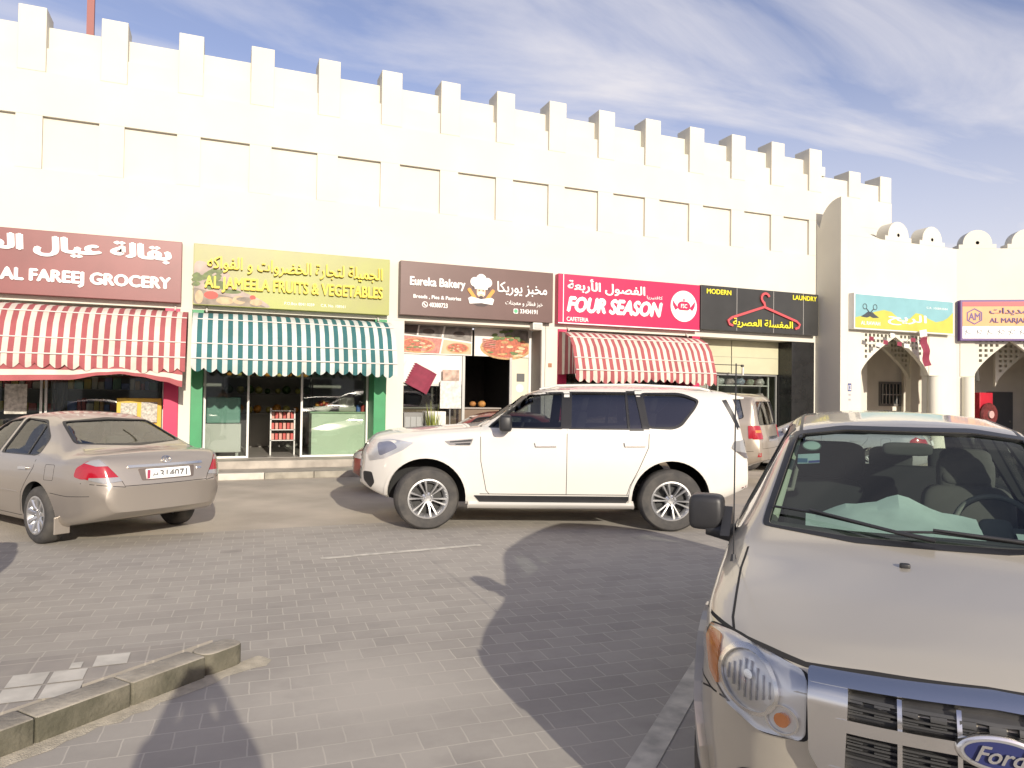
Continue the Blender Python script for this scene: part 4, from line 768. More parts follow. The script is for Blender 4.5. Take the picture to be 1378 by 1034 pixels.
def loft(sp, inset=0.0, f0=None, f1=None, zfloor=None):
    """closed car shell swept through cross-sections along its length (front at x=0, rear at x=-L)"""
    L = sp['L']; T = {k: table(v, sp.get('sig', {}).get(k, .045)) for k, v in sp.items() if isinstance(v, list) and k in ('zt', 'W', 'zb', 'zs', 'R', 'cr')}
    f0 = 0 if f0 is None else f0; f1 = L if f1 is None else f1
    fs = []; f = f0
    while f < f1-.001:
        fs.append(f); e = min(f-f0, f1-f); f += .018 if e < .10 else .03 if e < .5 else .05
    fs.append(f1)
    rings = []
    for f in fs:
        zt, w, zb, zs, r, cr = (T[k](f) for k in ('zt', 'W', 'zb', 'zs', 'R', 'cr'))
        zt -= inset; w -= inset; r = max(r-inset, .05)
        if zfloor is not None: zb = zfloor
        ze = zt-cr; zs = min(zs, ze-.012)
        h = zs-zb
        P = [(0, zb), (w-.10, zb), (w-sp['tuck'], zb+.10*h+.02), (w, zb+sp['mid']*h), (w-sp['sh'], zs), (r, ze)]
        rad = [0, .05, .12, .30, sp.get('rs', .05), sp.get('re', .10)]
        pts = [(0, zb), ((w-.10)*.5, zb)]
        for i in range(1, 6):
            p = Vector(P[i]); a = Vector(P[i-1])-p
            nx_ = Vector(P[i+1]) if i < 5 else Vector((r*.6, ze+cr*(1-.36)))
            b = nx_-p
            q = min(rad[i], a.length*.47, b.length*.47)
            A = p+a.normalized()*q if a.length > 1e-6 else p; B = p+b.normalized()*q if b.length > 1e-6 else p
            n = 7
            if i == 3: pass
            for j in range(n):
                t = j/(n-1); c = A*(1-t)**2+p*2*t*(1-t)+B*t*t; pts.append((c.x, c.y))
            if i in (2, 3, 4):
                nxt = Vector(P[i+1]); q2 = min(rad[i+1], b.length*.47); E_ = nxt-(b.normalized()*q2 if b.length > 1e-6 else b)
                for k in (1, 2, 3): c = B+(E_-B)*(k/4); pts.append((c.x, c.y))
        y0 = pts[-1][0]; zz0 = pts[-1][1]; K = 9
        for k in range(1, K+1):
            y = y0*(1-k/K); pts.append((y, zz0+(zt-zz0)*(1-(y/max(y0, 1e-6))**2)))
        rings.append([(-f, y, z) for y, z in pts]+[(-f, -y, z) for y, z in pts[-2:0:-1]])
    n = len(rings[0]); half = n//2
    vs = [v for r_ in rings for v in r_]; faces = []
    for i in range(len(rings)-1):
        for j in range(n): faces.append((i*n+j, i*n+(j+1) % n, (i+1)*n+(j+1) % n, (i+1)*n+j))
    for (base, ring) in ((0, rings[0]), ((len(rings)-1)*n, rings[-1])):
        M_ = 12; cols = []
        for j in range(half+1):
            A = ring[j]; B = ring[(n-j) % n]
            if j == 0 or j == half: cols.append([base+j]*(M_+1)); continue
            c = [base+j]
            for k in range(1, M_): t = k/M_; vs.append((A[0], A[1]+(B[1]-A[1])*t, A[2]+(B[2]-A[2])*t)); c.append(len(vs)-1)
            cols.append(c+[base+n-j])
        for j in range(half):
            for k in range(M_):
                q = [cols[j][k], cols[j+1][k], cols[j+1][k+1], cols[j][k+1]]; q = list(dict.fromkeys(q))
                if len(q) >= 3: faces.append(tuple(q))
    wf = sp.get('warp')
    if wf and not inset: vs = [wf(*v) for v in vs]
    return vs, faces
def round_box(mb, cx, cy, cz, lx, ly, lz, r=.05, n=4):
    """box with rounded edges (superellipsoid-like shell)"""
    vs = []; fs = []; U, V_ = 20, 12
    sg = lambda v, e: math.copysign(abs(v)**e, v)
    for i in range(V_+1):
        p = -pi/2+pi*i/V_
        for k in range(U): t = 2*pi*k/U; vs.append((cx+lx/2*sg(cos(p), r)*sg(cos(t), r), cy+ly/2*sg(cos(p), r)*sg(sin(t), r), cz+lz/2*sg(sin(p), r)))
    for i in range(V_):
        for k in range(U): fs.append((i*U+k, i*U+(k+1) % U, (i+1)*U+(k+1) % U, (i+1)*U+k))
    return mb.add(vs, fs)
class Car:
    def __init__(s, name, label, sp, paintm, loc, head, group=None, cat='car'):
        s.sp = sp; s.paint = paintm; s.root = thing(name, label, cat, loc, head, group); s.L = sp['L']
        vs, fs = loft(sp); mb = MB().add(vs, fs); me = mb.mesh('body', [paintm, M_CABIN, M_UND], recalc=True)
        b = bmesh.new(); b.from_mesh(me); bmesh.ops.remove_doubles(b, verts=b.verts, dist=1e-5); bmesh.ops.dissolve_degenerate(b, dist=1e-6, edges=b.edges); bmesh.ops.recalc_face_normals(b, faces=b.faces); b.to_mesh(me); b.free()
        for p in me.polygons: p.use_smooth = True
        s.src = me; s.vn = [v.normal.copy() for v in me.vertices]; s.vc = [v.co.copy() for v in me.vertices]; s.pv = [tuple(p.vertices) for p in me.polygons]
        s.bvh = BVHTree.FromPolygons(s.vc, s.pv)
    def nrm(s, co):
        loc, n, i, d = s.bvh.find_nearest(co)
        pv = s.pv[i]; w = poly_3d_calc([s.vc[k] for k in pv], loc); nn = Vector((0, 0, 0))
        for k, q in zip(pv, w): nn += s.vn[k]*q
        return (nn.normalized() if nn.length > 1e-6 else n), n, d
    def hit(s, mode, a, b):
        if mode == 'left': o, d = Vector((-a, 3, b)), Vector((0, -1, 0))
        elif mode == 'right': o, d = Vector((-a, -3, b)), Vector((0, 1, 0))
        elif mode == 'front': o, d = Vector((2, a, b)), Vector((-1, 0, 0))
        elif mode == 'rear': o, d = Vector((-s.L-2, a, b)), Vector((1, 0, 0))
        else: o, d = Vector((-a, b, 4)), Vector((0, 0, -1))
        h = s.bvh.ray_cast(o, d)
        if h[0] is None: h = s.bvh.find_nearest(o+d*(3-.9 if mode in ('left', 'right') else 2))
        return h[0], d
    def decal(s, mode, poly, name, m, off=.004, thick=.012, parent=None, hole=None, res=.06, keep=True):
        """a plate of the given outline bent onto the body"""
        b = bmesh.new(); out = [b.verts.new((p[0], p[1], 0)) for p in poly]
        if hole:
            inn = [b.verts.new((p[0], p[1], 0)) for p in hole]; n = len(out)
            for i in range(n): b.faces.new((out[i], out[(i+1) % n], inn[(i+1) % n], inn[i]))
        else: b.faces.new(out)
        for ax in (0, 1):
            lo = min(v.co[ax] for v in b.verts); hi = max(v.co[ax] for v in b.verts); k = int((hi-lo)/res)
            for i in range(1, k+1):
                pos = lo+(hi-lo)*i/(k+1); co = [0, 0, 0]; co[ax] = pos; no = [0, 0, 0]; no[ax] = 1
                bmesh.ops.bisect_plane(b, geom=b.verts[:]+b.edges[:]+b.faces[:], plane_co=co, plane_no=no, dist=1e-6)
        bmesh.ops.triangulate(b, faces=[f for f in b.faces if len(f.verts) > 4])
        nor = {}
        b.verts.ensure_lookup_table()
        for v in b.verts:
            h, d = s.hit(mode, v.co.x, v.co.y); nn, gn, _ = s.nrm(h)
            if nn.dot(d) > 0: nn = -nn
            v.co = h+nn*off; nor[v.index] = nn
        be = [e for e in b.edges if len(e.link_faces) == 1]; cp = {}; dd = d
        b.verts.index_update()
        nl = [nor[v.index] for v in b.verts]
        for e in be:
            for v in e.verts:
                if v not in cp: cp[v] = b.verts.new(v.co-nl[v.index]*thick)
        b.verts.index_update()
        for e in be:
            try: b.faces.new((e.verts[0], e.verts[1], cp[e.verts[1]], cp[e.verts[0]]))
            except ValueError: pass
        for f in b.faces: f.smooth = True
        bmesh.ops.recalc_face_normals(b, faces=b.faces)
        me = bpy.data.meshes.new(name); b.to_mesh(me)
        nb_ = len(nl); fl = 0; tot = 0
        for p in me.polygons:
            if all(i < nb_ for i in p.vertices): tot += 1; fl += p.normal.dot(nl[p.vertices[0]]) < 0
        if fl*2 > tot: me.flip_normals()
        b.free(); me.materials.append(m)
        ln = []
        for p in me.polygons:
            top = all(i < nb_ for i in p.vertices)
            for i in p.vertices: ln.append(tuple(nl[i]) if top else tuple(p.normal))
        me.normals_split_custom_set(ln)
        return link(name, me, parent or s.root)
    def finish_body(s, cutters, zcut=None):
        me = boolean(s.src, cutters); me.name = 'body'
        ln = []
        for p in me.polygons:
            for i in p.vertices:
                nn, gn, d = s.nrm(me.vertices[i].co)
                ln.append(tuple(nn) if (d < 2e-3 and p.normal.dot(gn) > .6) else tuple(p.normal))
        for p in me.polygons: p.use_smooth = True
        me.normals_split_custom_set(ln)
        s.body = link('body', me, s.root); return s.body
def prism_cut(polys, mode, lo, hi, m=None):
    c = MB()
    for p in polys:
        if mode == 'side': c.prism([(-a, b) for a, b in p], lo, hi, 'y')
        else: c.prism(p, lo, hi, 'x')
    return c.mesh('c', M_CABIN)
def wheel(car, f, y, r, w, steer=0, spokes=6, twin=True, rr=None, style='multi', flip=False):
    s = 1 if y > 0 else -1; wh = thing('wheel', None, None, (-f, y, r)); wh.parent = car.root; wh.rotation_euler = (0, 0, steer + (pi if s < 0 else 0)); rr = rr or r*.58
    t = MB(); q = r-rr
    t.lathe([(rr-.02, -w*.42), (rr+q*.35, -w*.5), (r-.035, -w*.47), (r-.008, -w*.36), (r, -w*.2), (r, w*.2), (r-.008, w*.36), (r-.035, w*.47), (rr+q*.35, w*.5), (rr+.012, w*.45), (rr-.02, w*.40), (rr-.02, -w*.42)], 56, 'y')
    t.obj('tyre', M_TYRE, wh, smooth=40)
    m = MB(); yo = w*.44
    m.lathe([(rr-.03, -w*.3), (rr-.012, w*.30), (rr+.006, w*.44), (rr+.012, yo+.008), (rr-.006, yo+.010), (rr-.018, yo-.004), (rr-.045, w*.22)], 56, 'y')
    m.lathe([(.001, yo-.02), (.035, yo-.018), (.045, yo-.03), (.075, yo-.045), (.08, yo-.09)], 28, 'y')
    def spoke(a, wa, wb, dz=0):
        c, sn = cos(a), sin(a); P = []
        for (rad, hw, yy) in ((.05, wa, yo-.035), (rr*.5, wa*.9, yo-.012), (rr-.008, wb, yo-.004)):
            for sd_, dy in ((-1, 0), (-.55, .012), (.55, .012), (1, 0), (.8, -.05), (-.8, -.05)): P.append((rad*c-sd_*hw*sn, yy+dy, rad*sn+sd_*hw*c))
        F = []
        for i in range(2):
            for j in range(6): F.append((i*6+j, i*6+(j+1) % 6, (i+1)*6+(j+1) % 6, (i+1)*6+j))
        m.add(P, F+[tuple(range(6)), tuple(range(12, 18))])
    for k in range(spokes):
        a = 2*pi*k/spokes+.2
        if twin: spoke(a-.17, .012, .021); spoke(a+.17, .012, .021)
        else: spoke(a, .026, .034)
    for k in range(5): m.cyl((.055*cos(k*1.257), yo-.022, .055*sin(k*1.257)), .008, .012, 8, 'y')
    m.obj('rim', M_RIM, wh, smooth=35)
    d = MB(); d.lathe([(.001, w*.05), (rr-.03, w*.05), (rr-.03, 0), (.001, 0)], 32, 'y'); d.obj('brake_disc', M_RIMD, wh)
    return wh
def arches(fs, r, zc, W_, dep=.36):
    c = MB(); c.cur = 2
    for f in fs:
        for s in (-1, 1): c.lathe([(.001, s*(W_-dep)), (r, s*(W_-dep)), (r, s*(W_+.3)), (.001, s*(W_+.3))], 40, 'y', (-f, 0, zc))
    me = c.mesh('c', [M_CABIN, M_CABIN, M_UND]); return me
def seat(car, f, y, z, w=.48, m=None, head=True):
    st = MB(); round_box(st, -f, y, z, .5, w, .16, .35); a = R(14)
    base = len(st.v); round_box(st, 0, 0, .30, .14, w, .62, .35)
    if head: round_box(st, .0, 0, .72, .10, w*.56, .22, .45)
    for i in range(base, len(st.v)):
        x, yy, zz_ = st.v[i]; st.v[i] = (-f-.26+x-zz_*math.tan(a)*.9, y+yy, z+.02+zz_)
    return st.obj('seat', m or M_SEAT, car.root, smooth=50)
def strip_poly(a, b, w): return fat_line([a, b], w)
def warp_fn(L, kf, kr, slant=0, rf=.9, rl=.9, z0=.6, rslant=0):
    def wf(x, y, z):
        f = -x; q = (abs(y)/.9)
        if f < rf: t = 1-f/rf; f += kf*q**2.4*t+slant*(z-z0)*max(0, 1-f/.35)*(1 if z > z0 else .4)
        if f > L-rl: t = 1-(L-f)/rl; f -= kr*q**2.4*t+rslant*(z-z0)*t
        return (-f, y, z)
    return wf
# ------------------------------------------------------------------ white off-road wagon
PAT = dict(L=5.14, tuck=.03, mid=.50, sh=.035, rs=.05, re=.13,
    zt=[(0, .98), (.05, 1.12), (.16, 1.21), (.4, 1.265), (1.0, 1.315), (1.40, 1.345), (1.62, 1.37), (2.22, 1.79), (2.5, 1.875), (3.2, 1.915), (4.2, 1.91), (4.72, 1.885), (4.93, 1.845), (5.0, 1.60), (5.05, 1.32), (5.11, 1.12), (5.14, .95)],
    W=[(0, .60), (.08, .74), (.25, .87), (.5, .955), (.9, .985), (2, .995), (4.2, .99), (4.7, .95), (5.0, .88), (5.14, .80)],
    zb=[(0, .55), (.15, .45), (.4, .36), (.7, .32), (4.3, .33), (4.8, .42), (5.14, .55)],
    zs=[(0, .95), (.3, 1.12), (1.0, 1.24), (1.5, 1.28), (4.5, 1.33), (5.0, 1.28), (5.14, .92)],
    R=[(0, .52), (.2, .70), (.6, .80), (1.45, .80), (1.62, .78), (2.25, .68), (2.6, .67), (4.5, .69), (4.85, .71), (5.0, .76), (5.14, .72)],
    cr=[(0, .02), (.3, .035), (1.4, .03), (2.3, .06), (4.5, .06), (5.14, .02)], warp=warp_fn(5.14, .30, .12, .10, z0=.7))
PW = paint('white_paint', (.69, .67, .62), 0, .35, (.54, .49, .42), .22)
p = Car('parked_suv', 'white off-road wagon standing broadside in front of the shops, front wheels turned', PAT, PW, (1.90, -6.02, 0), R(159.5)); p.root.scale = (1.052, 1.045, 1.008)
s1 = [(1.74, 1.345), (2.24, 1.765), (2.66, 1.795), (2.63, 1.345)]; s2 = [(2.76, 1.345), (2.79, 1.80), (3.47, 1.805), (3.47, 1.345)]; s2b = [(3.50, 1.345), (3.50, 1.805), (3.60, 1.805), (3.66, 1.345)]; s3 = [(3.74, 1.365), (3.69, 1.80), (4.20, 1.79), (4.40, 1.715), (4.34, 1.62), (4.14, 1.41), (4.05, 1.37)]
s3 = rpoly(s3, .07); s1 = rpoly(s1, .03)
ws_ = rpoly([(-.70, 1.42), (-.62, 1.775), (.62, 1.775), (.70, 1.42)], .06); rw_ = rpoly([(-.62, 1.32), (-.56, 1.70), (.56, 1.70), (.62, 1.32)], .06)
cab = MB().add(*loft(PAT, .07, 1.75, 4.86, .50)).mesh('c', [M_CABIN, M_CABIN, M_UND])
p.finish_body([arches((.95, 4.02), .50, .43, .99), cab, prism_cut([s1, s2, s2b, s3], 'side', -2, 2), prism_cut([ws_], 'x', -2.6, -1.3), prism_cut([rw_], 'x', -5.4, -4.4)])
def offs(poly, k):
    c = sum((Vector(q) for q in poly), Vector((0, 0)))/len(poly); return [tuple(Vector(q)+(Vector(q)-c).normalized()*k) for q in poly]
for sd_ in ('left', 'right'):
    for q, g in ((s1, G_MID), (s2, G_TINT), (s2b, G_TINT), (s3, G_TINT)): p.decal(sd_, offs(q, .008), 'side_window', g, off=-.012, thick=.006)
    for q in (s1, s2, s2b, s3): p.decal(sd_, offs(q, .035), 'window_trim', M_RUB, off=.0035, thick=.02, hole=q)
    for q in ([(2.64, 1.33), (2.67, 1.85), (2.78, 1.85), (2.75, 1.33)], [(3.47, 1.335), (3.47, 1.82), (3.50, 1.82), (3.50, 1.335)], [(3.655, 1.335), (3.60, 1.85), (3.70, 1.85), (3.745, 1.335)], [(1.60, 1.338), (2.22, 1.80), (2.26, 1.775), (1.745, 1.338)]): p.decal(sd_, q, 'pillar_trim', M_RUB, off=.002, thick=.03)
    for q in ([(1.62, 1.32), (1.63, .9), (1.70, .52), (1.74, .47)], [(2.705, 1.32), (2.70, .47)], [(3.74, 1.32), (3.73, 1.1), (3.60, .8), (3.50, .60), (3.46, .47)], [(1.62, .475), (3.48, .475)]):
        p.decal(sd_, fat_line(q, .008), 'door_seam', M_SEAM, off=.0012, thick=.004)
    d1 = p.decal(sd_, [(2.30, 1.145), (2.56, 1.15), (2.57, 1.105), (2.31, 1.10)], 'door_handle', p.paint, off=.03, thick=.03); p.decal(sd_, [(2.31, 1.10), (2.57, 1.105), (2.57, 1.092), (2.31, 1.088)], 'handle_trim', M_CHR, off=.02, thick=.02)
    p.decal(sd_, [(3.42, 1.16), (3.68, 1.165), (3.69, 1.12), (3.43, 1.115)], 'door_handle', p.paint, off=.03, thick=.03); p.decal(sd_, [(3.43, 1.115), (3.69, 1.12), (3.69, 1.107), (3.43, 1.103)], 'handle_trim', M_CHR, off=.02, thick=.02)
    p.decal(sd_, rpoly([(1.17, 1.155), (1.54, 1.195), (1.50, 1.10), (1.24, 1.10)], .02), 'fender_vent', M_CHR, off=.006, thick=.012); p.decal(sd_, [(1.24, 1.15), (1.52, 1.18), (1.51, 1.152), (1.24, 1.135)], 'vent_slot', M_BLK, off=.009, thick=.01); p.decal(sd_, [(1.30, 1.122), (1.50, 1.138), (1.49, 1.108), (1.32, 1.106)], 'vent_slot', M_BLK, off=.009, thick=.01)
    p.decal(sd_, [(1.55, .455), (3.50, .455), (3.46, .37), (1.62, .37)], 'sill_trim', M_BLK, off=.012, thick=.02)
    p.decal(sd_, rpoly([(1.47, .372), (3.56, .372), (3.56, .315), (1.47, .315)], .02), 'running_board', p.paint, off=.06, thick=.09)
    p.decal(sd_, rpoly([(.20, .86), (.13, 1.02), (.2, 1.14), (.50, 1.165), (.80, 1.13), (.66, 1.03), (.42, .91)], .03), 'headlight', M_REFL, off=.003, thick=.02); p.decal(sd_, rpoly([(.34, .93), (.30, 1.11), (.5, 1.14), (.60, 1.06)], .05), 'lamp_bowl', mat('lamp_blue_grey', (.30, .31, .38), .2, metal=.6), off=.006, thick=.01)
    p.decal(sd_, rpoly([(4.80, 1.10), (4.84, 1.19), (5.04, 1.21), (5.08, 1.16), (5.06, .96), (4.98, .98)], .02), 'tail_light', M_CLAMP, off=.012, thick=.03); p.decal(sd_, [(4.86, 1.06), (5.07, 1.02), (5.06, .95), (4.99, .97)], 'tail_lamp_red', mat('smoked_lamp', (.10, .085, .085), .2, coat=1), off=.016, thick=.03); p.decal(sd_, [(5.03, .50), (5.07, .50), (5.07, .62), (5.03, .60)], 'reflector', M_RLAMP, off=.004)
    p.decal(sd_, [(4.72, 1.73), (4.78, 1.74), (4.95, 1.36), (4.90, 1.34)], 'rear_pillar_trim', M_RUB, off=.003, thick=.02)
    p.decal(sd_, rpoly([(.12, .60), (.11, .72), (.24, .72), (.28, .58), (.22, .50)], .03), 'bumper_vent', M_BLK, off=.004, thick=.02)
    for f in (.95, 4.02):
        ap = [(f+.535*cos(t), .43+.535*sin(t)) for t in [R(-6)+i*R(192)/22 for i in range(23)]]; ip = [(f+.497*cos(t), .43+.497*sin(t)) for t in [R(-6)+i*R(192)/22 for i in range(23)]]
        p.decal(sd_, ap+ip[::-1], 'wheel_arch_lip', p.paint, off=.016, thick=.022)
p.decal('front', offs(ws_, .012), 'windscreen', G_CLEAR, off=-.012, thick=.006); p.decal('rear', offs(rw_, .012), 'rear_window', G_TINT, off=-.012, thick=.006)
p.decal('front', rpoly([(-.42, .86), (-.46, 1.10), (.46, 1.10), (.42, .86)], .05), 'grille', M_CHR, off=.01, thick=.03); p.decal('front', [(-.38, .89), (-.40, 1.06), (.40, 1.06), (.38, .89)], 'grille_mesh', M_BLK, off=.014, thick=.02); p.decal('front', [(-.5, .60), (-.45, .75), (.45, .75), (.5, .60)], 'bumper_grille', M_BLK, off=.01, thick=.02)
p.decal('front', [(-.26, .755), (-.26, .85), (.26, .85), (.26, .755)], 'number_plate', M_LW, off=.015)
for sd_ in (1, -1):
    rl_ = MB().tube([(-2.45, sd_*.60, 1.86), (-2.6, sd_*.615, 1.90), (-3.6, sd_*.615, 1.925), (-4.45, sd_*.60, 1.895), (-4.6, sd_*.59, 1.86)], .018); rl_.obj('roof_rail', M_CHR if 0 else p.paint, p.root, smooth=50)
    mm = MB(); round_box(mm, -1.93, sd_*1.09, 1.40, .16, .24, .22, .45); mm.tube([(-1.92, sd_*.95, 1.33), (-1.92, sd_*1.02, 1.33)], .035); mm.obj('wing_mirror', M_BLK, p.root, smooth=50)
sp_ = MB(); sp_.prism([(-4.62, 1.855), (-4.95, 1.80), (-5.06, 1.775), (-5.05, 1.75), (-4.9, 1.745)], -.62, .62, 'y'); sp_.obj('roof_spoiler', p.paint, p.root, bevel=.012)
for f, st in ((.95, R(16)), (4.02, 0)):
    for y in (.865, -.865): wheel(p, f, y, .405, .27, st, 6, True, .245)
for y in (.42, -.42): seat(p, 2.55, y, .92, .52)
for y in (.45, -.45): seat(p, 3.45, y, .92, .55)
MB().box(-2.0, -1.72, -.8, .8, .8, 1.18).obj('dashboard', M_CABIN, p.root, bevel=.03)
stw = MB(); stw.lathe([(.18+.016*cos(t), .016*sin(t)) for t in [i*pi/4 for i in range(8)]], 28, 'x', (0, 0, 0), close=True); o = stw.obj('steering_wheel', M_CABIN, p.root, smooth=60); o.location = (-2.1, .42, 1.22); o.rotation_euler = (0, R(-25), 0)
# ------------------------------------------------------------------ silver beige hatch-back off-roader at the right
ESC = dict(L=4.44, tuck=.03, mid=.55, sh=.03, rs=.05, re=.09,
    zt=[(0, .845), (.03, .885), (.10, .915), (.25, .955), (.6, 1.02), (1.05, 1.085), (1.22, 1.125), (1.96, 1.585), (2.2, 1.645), (2.8, 1.69), (3.6, 1.69), (4.1, 1.65), (4.28, 1.58), (4.36, 1.15), (4.44, .95)],
    W=[(0, .64), (.05, .72), (.14, .80), (.32, .865), (.6, .89), (2, .90), (3.8, .895), (4.2, .86), (4.44, .78)],
    zb=[(0, .34), (.15, .28), (.5, .24), (3.8, .25), (4.2, .34), (4.44, .45)],
    zs=[(0, .78), (.15, .85), (.4, .91), (1.0, 1.0), (1.4, 1.04), (4.2, 1.10), (4.36, 1.0), (4.44, .85)],
    R=[(0, .55), (.1, .68), (.3, .735), (.6, .75), (1.1, .75), (1.22, .735), (1.98, .59), (2.3, .585), (4.1, .57), (4.30, .6), (4.44, .66)],
    cr=[(0, .012), (.2, .03), (1.1, .035), (2.0, .045), (4.2, .045), (4.44, .02)], sig={'W': .03, 'zt': .03}, warp=warp_fn(4.44, .27, .10, .05, z0=.6, rf=.75))
EP = paint('beige_silver_paint', (.49, .445, .36), .35, .30, (.46, .42, .345), .34)
e = Car('parked_suv', 'dusty beige off-road hatchback in front at the right, seen from its grille', ESC, EP, (2.005, -15.10, 0), R(-134.5))
t1 = rpoly([(1.78, 1.11), (2.16, 1.555), (2.45, 1.585), (2.42, 1.11)], .03); t2 = rpoly([(2.52, 1.11), (2.55, 1.585), (3.22, 1.585), (3.3, 1.12)], .03); t3 = rpoly([(3.40, 1.13), (3.36, 1.58), (3.95, 1.56), (4.12, 1.16)], .05)
wse = rpoly([(-.665, 1.155), (-.655, 1.20), (-.545, 1.560), (-.3, 1.592), (.3, 1.592), (.545, 1.560), (.655, 1.20), (.665, 1.155), (.3, 1.135), (-.3, 1.135)], .035); rwe = rpoly([(-.56, 1.14), (-.50, 1.54), (.50, 1.54), (.56, 1.14)], .05)
cab = MB().add(*loft(ESC, .055, 1.42, 4.24, .40)).mesh('c', [M_CABIN, M_CABIN, M_UND])
dash_cut = None
e.finish_body([arches((.90, 3.52), .42, .36, .90), cab, prism_cut([t1, t2, t3], 'side', -2, 2), prism_cut([wse], 'x', -2.25, -1.06), prism_cut([rwe], 'x', -4.8, -3.8)])
M_TRIMB = mat('cowl_plastic', (.022, .022, .023), .55)
e.decal('front', offs(wse, .012), 'windscreen', G_CLEAR, off=-.010, thick=.006, res=.04); e.decal('rear', offs(rwe, .012), 'rear_window', glass('rear_glass', (.8, .86, .82), .05), off=-.012, thick=.006)
fr_o = offs(wse, .030); e.decal('front', fr_o, 'windscreen_seal', M_RUB, off=.003, thick=.022, hole=offs(wse, .001), res=.04)
for sd_ in ('left', 'right'):
    for q in (t1, t2, t3): e.decal(sd_, offs(q, .008), 'side_window', G_MID, off=-.012, thick=.006); e.decal(sd_, offs(q, .03), 'window_trim', M_RUB, off=.003, thick=.02, hole=q)
    for q in ([(1.40, 1.06), (1.38, .8), (1.42, .45), (1.5, .36)], [(2.47, 1.09), (2.46, .36)], [(3.34, 1.1), (3.32, .9), (3.08, .6), (3.02, .36)], [(1.48, .36), (3.03, .36)], [(.50, .71), (.36, .70)], [(.16, .72), (.36, .70), (.50, .66)]): e.decal(sd_, fat_line(q, .007), 'door_seam', M_SEAM, off=.0012, thick=.004)
    for a in (2.22, 3.08): e.decal(sd_, rpoly([(a, .99), (a+.2, .995), (a+.2, .955), (a, .95)], .015), 'door_handle', M_BLK, off=.03, thick=.03)
    e.decal(sd_, rpoly([(1.42, .42), (3.08, .42), (3.08, .30), (1.42, .30)], .03), 'sill_cladding', M_BLK, off=.012, thick=.02)
    for f in (.90, 3.52):
        aa = [R(-14)+i*R(208)/24 for i in range(25)]
        e.decal(sd_, [(f+.50*cos(t), .36+.485*sin(t)) for t in aa]+[(f+.415*cos(t), .36+.415*sin(t)) for t in aa[::-1]], 'wheel_arch_flare', EP, off=.030, thick=.045)
    sg = 1 if sd_ == 'left' else -1
    hp = [(sg*y, z) for y, z in [(.49, .695), (.485, .878), (.60, .895), (.72, .908), (.815, .90), (.835, .86), (.81, .765), (.74, .715), (.62, .685)]]
    hp = rpoly(hp, .025)
    e.decal('front', offs(hp, .012), 'headlight_seam', M_SEAM, off=.002, thick=.006); hl = e.decal('front', hp, 'headlight', M_REFL, off=.004, thick=.02, res=.03)
    e.decal('front', rpoly([(sg*.775, .74), (sg*.772, .893), (sg*.818, .893), (sg*.832, .86), (sg*.81, .765)], .008), 'indicator_lens', M_AMB, off=.012, thick=.02, parent=hl)
    for (cy, cz, rr_, mm) in ((.665, .808, .102, 0), (.555, .738, .050, 1)):
        a_ = e.decal('front', circ(sg*cy, cz, rr_, rr_*.9, 28), 'lamp_ring', M_CHR, off=.016, thick=.02, hole=circ(sg*cy, cz, rr_*.88, rr_*.79, 28), parent=hl)
        b_ = e.decal('front', circ(sg*cy, cz, rr_*.86, rr_*.77, 24), 'lamp_bowl', mat('bowl_chrome', (.66, .65, .63), .3, metal=.8) if not mm else M_REFL, off=.006, thick=.01, parent=hl)
    for k in range(8): e.decal('front', fat_line([(sg*(.595+.02*k), .752+.01*abs(k-3.5)), (sg*(.595+.02*k), .875-.012*abs(k-3.5))], .0035), 'bulb_flute', mat('flute_grey', (.42, .42, .42), .25, metal=.8), off=.011, thick=.008, parent=hl)
    e.decal('front', circ(sg*.66, .83, .014, .013, 14), 'bulb', M_CHR, off=.016, thick=.014, parent=hl); e.decal('front', circ(sg*.555, .738, .022, .022, 14), 'indicator_bulb', M_AMB, off=.018, thick=.02, parent=hl)
    lens = e.decal('front', hp, 'headlight_lens', M_LENS, off=.022, thick=.018, parent=hl, res=.03)
    e.decal('front', circ(sg*.62, .46, .075, .06, 22), 'fog_lamp', M_REFL, off=.006, thick=.02); e.decal('front', circ(sg*.62, .46, .10, .085, 22), 'fog_surround', M_BLK, off=.004, thick=.02, hole=circ(sg*.62, .46, .076, .061, 22))
    e.decal('top', fat_line([(.10, sg*.55), (.16, sg*.655), (.24, sg*.715), (.45, sg*.745), (.9, sg*.755), (1.16, sg*.745)], .009), 'hood_seam', M_SEAM, off=.0012, thick=.006)
    e.decal('top', fat_line([(1.97, sg*.53), (2.4, sg*.525), (4.1, sg*.51)], .018), 'roof_channel', M_RUB, off=.002, thick=.008)
    mm = MB(); round_box(mm, -1.56, sg*.985, 1.160, .15, .18, .185, .40); o_ = mm.obj('wing_mirror', M_BLK, e.root, smooth=60)
    MB().tube([(-1.52, sg*.84, 1.06), (-1.53, sg*.98, 1.075)], [.05, .035]).obj('mirror_arm', M_BLK, o_, smooth=60)
    MB().prism([(-1.40, 1.065), (-1.63, 1.08), (-1.58, 1.19)], sg*.855, sg*.90, 'y').obj('mirror_base', M_BLK, o_)
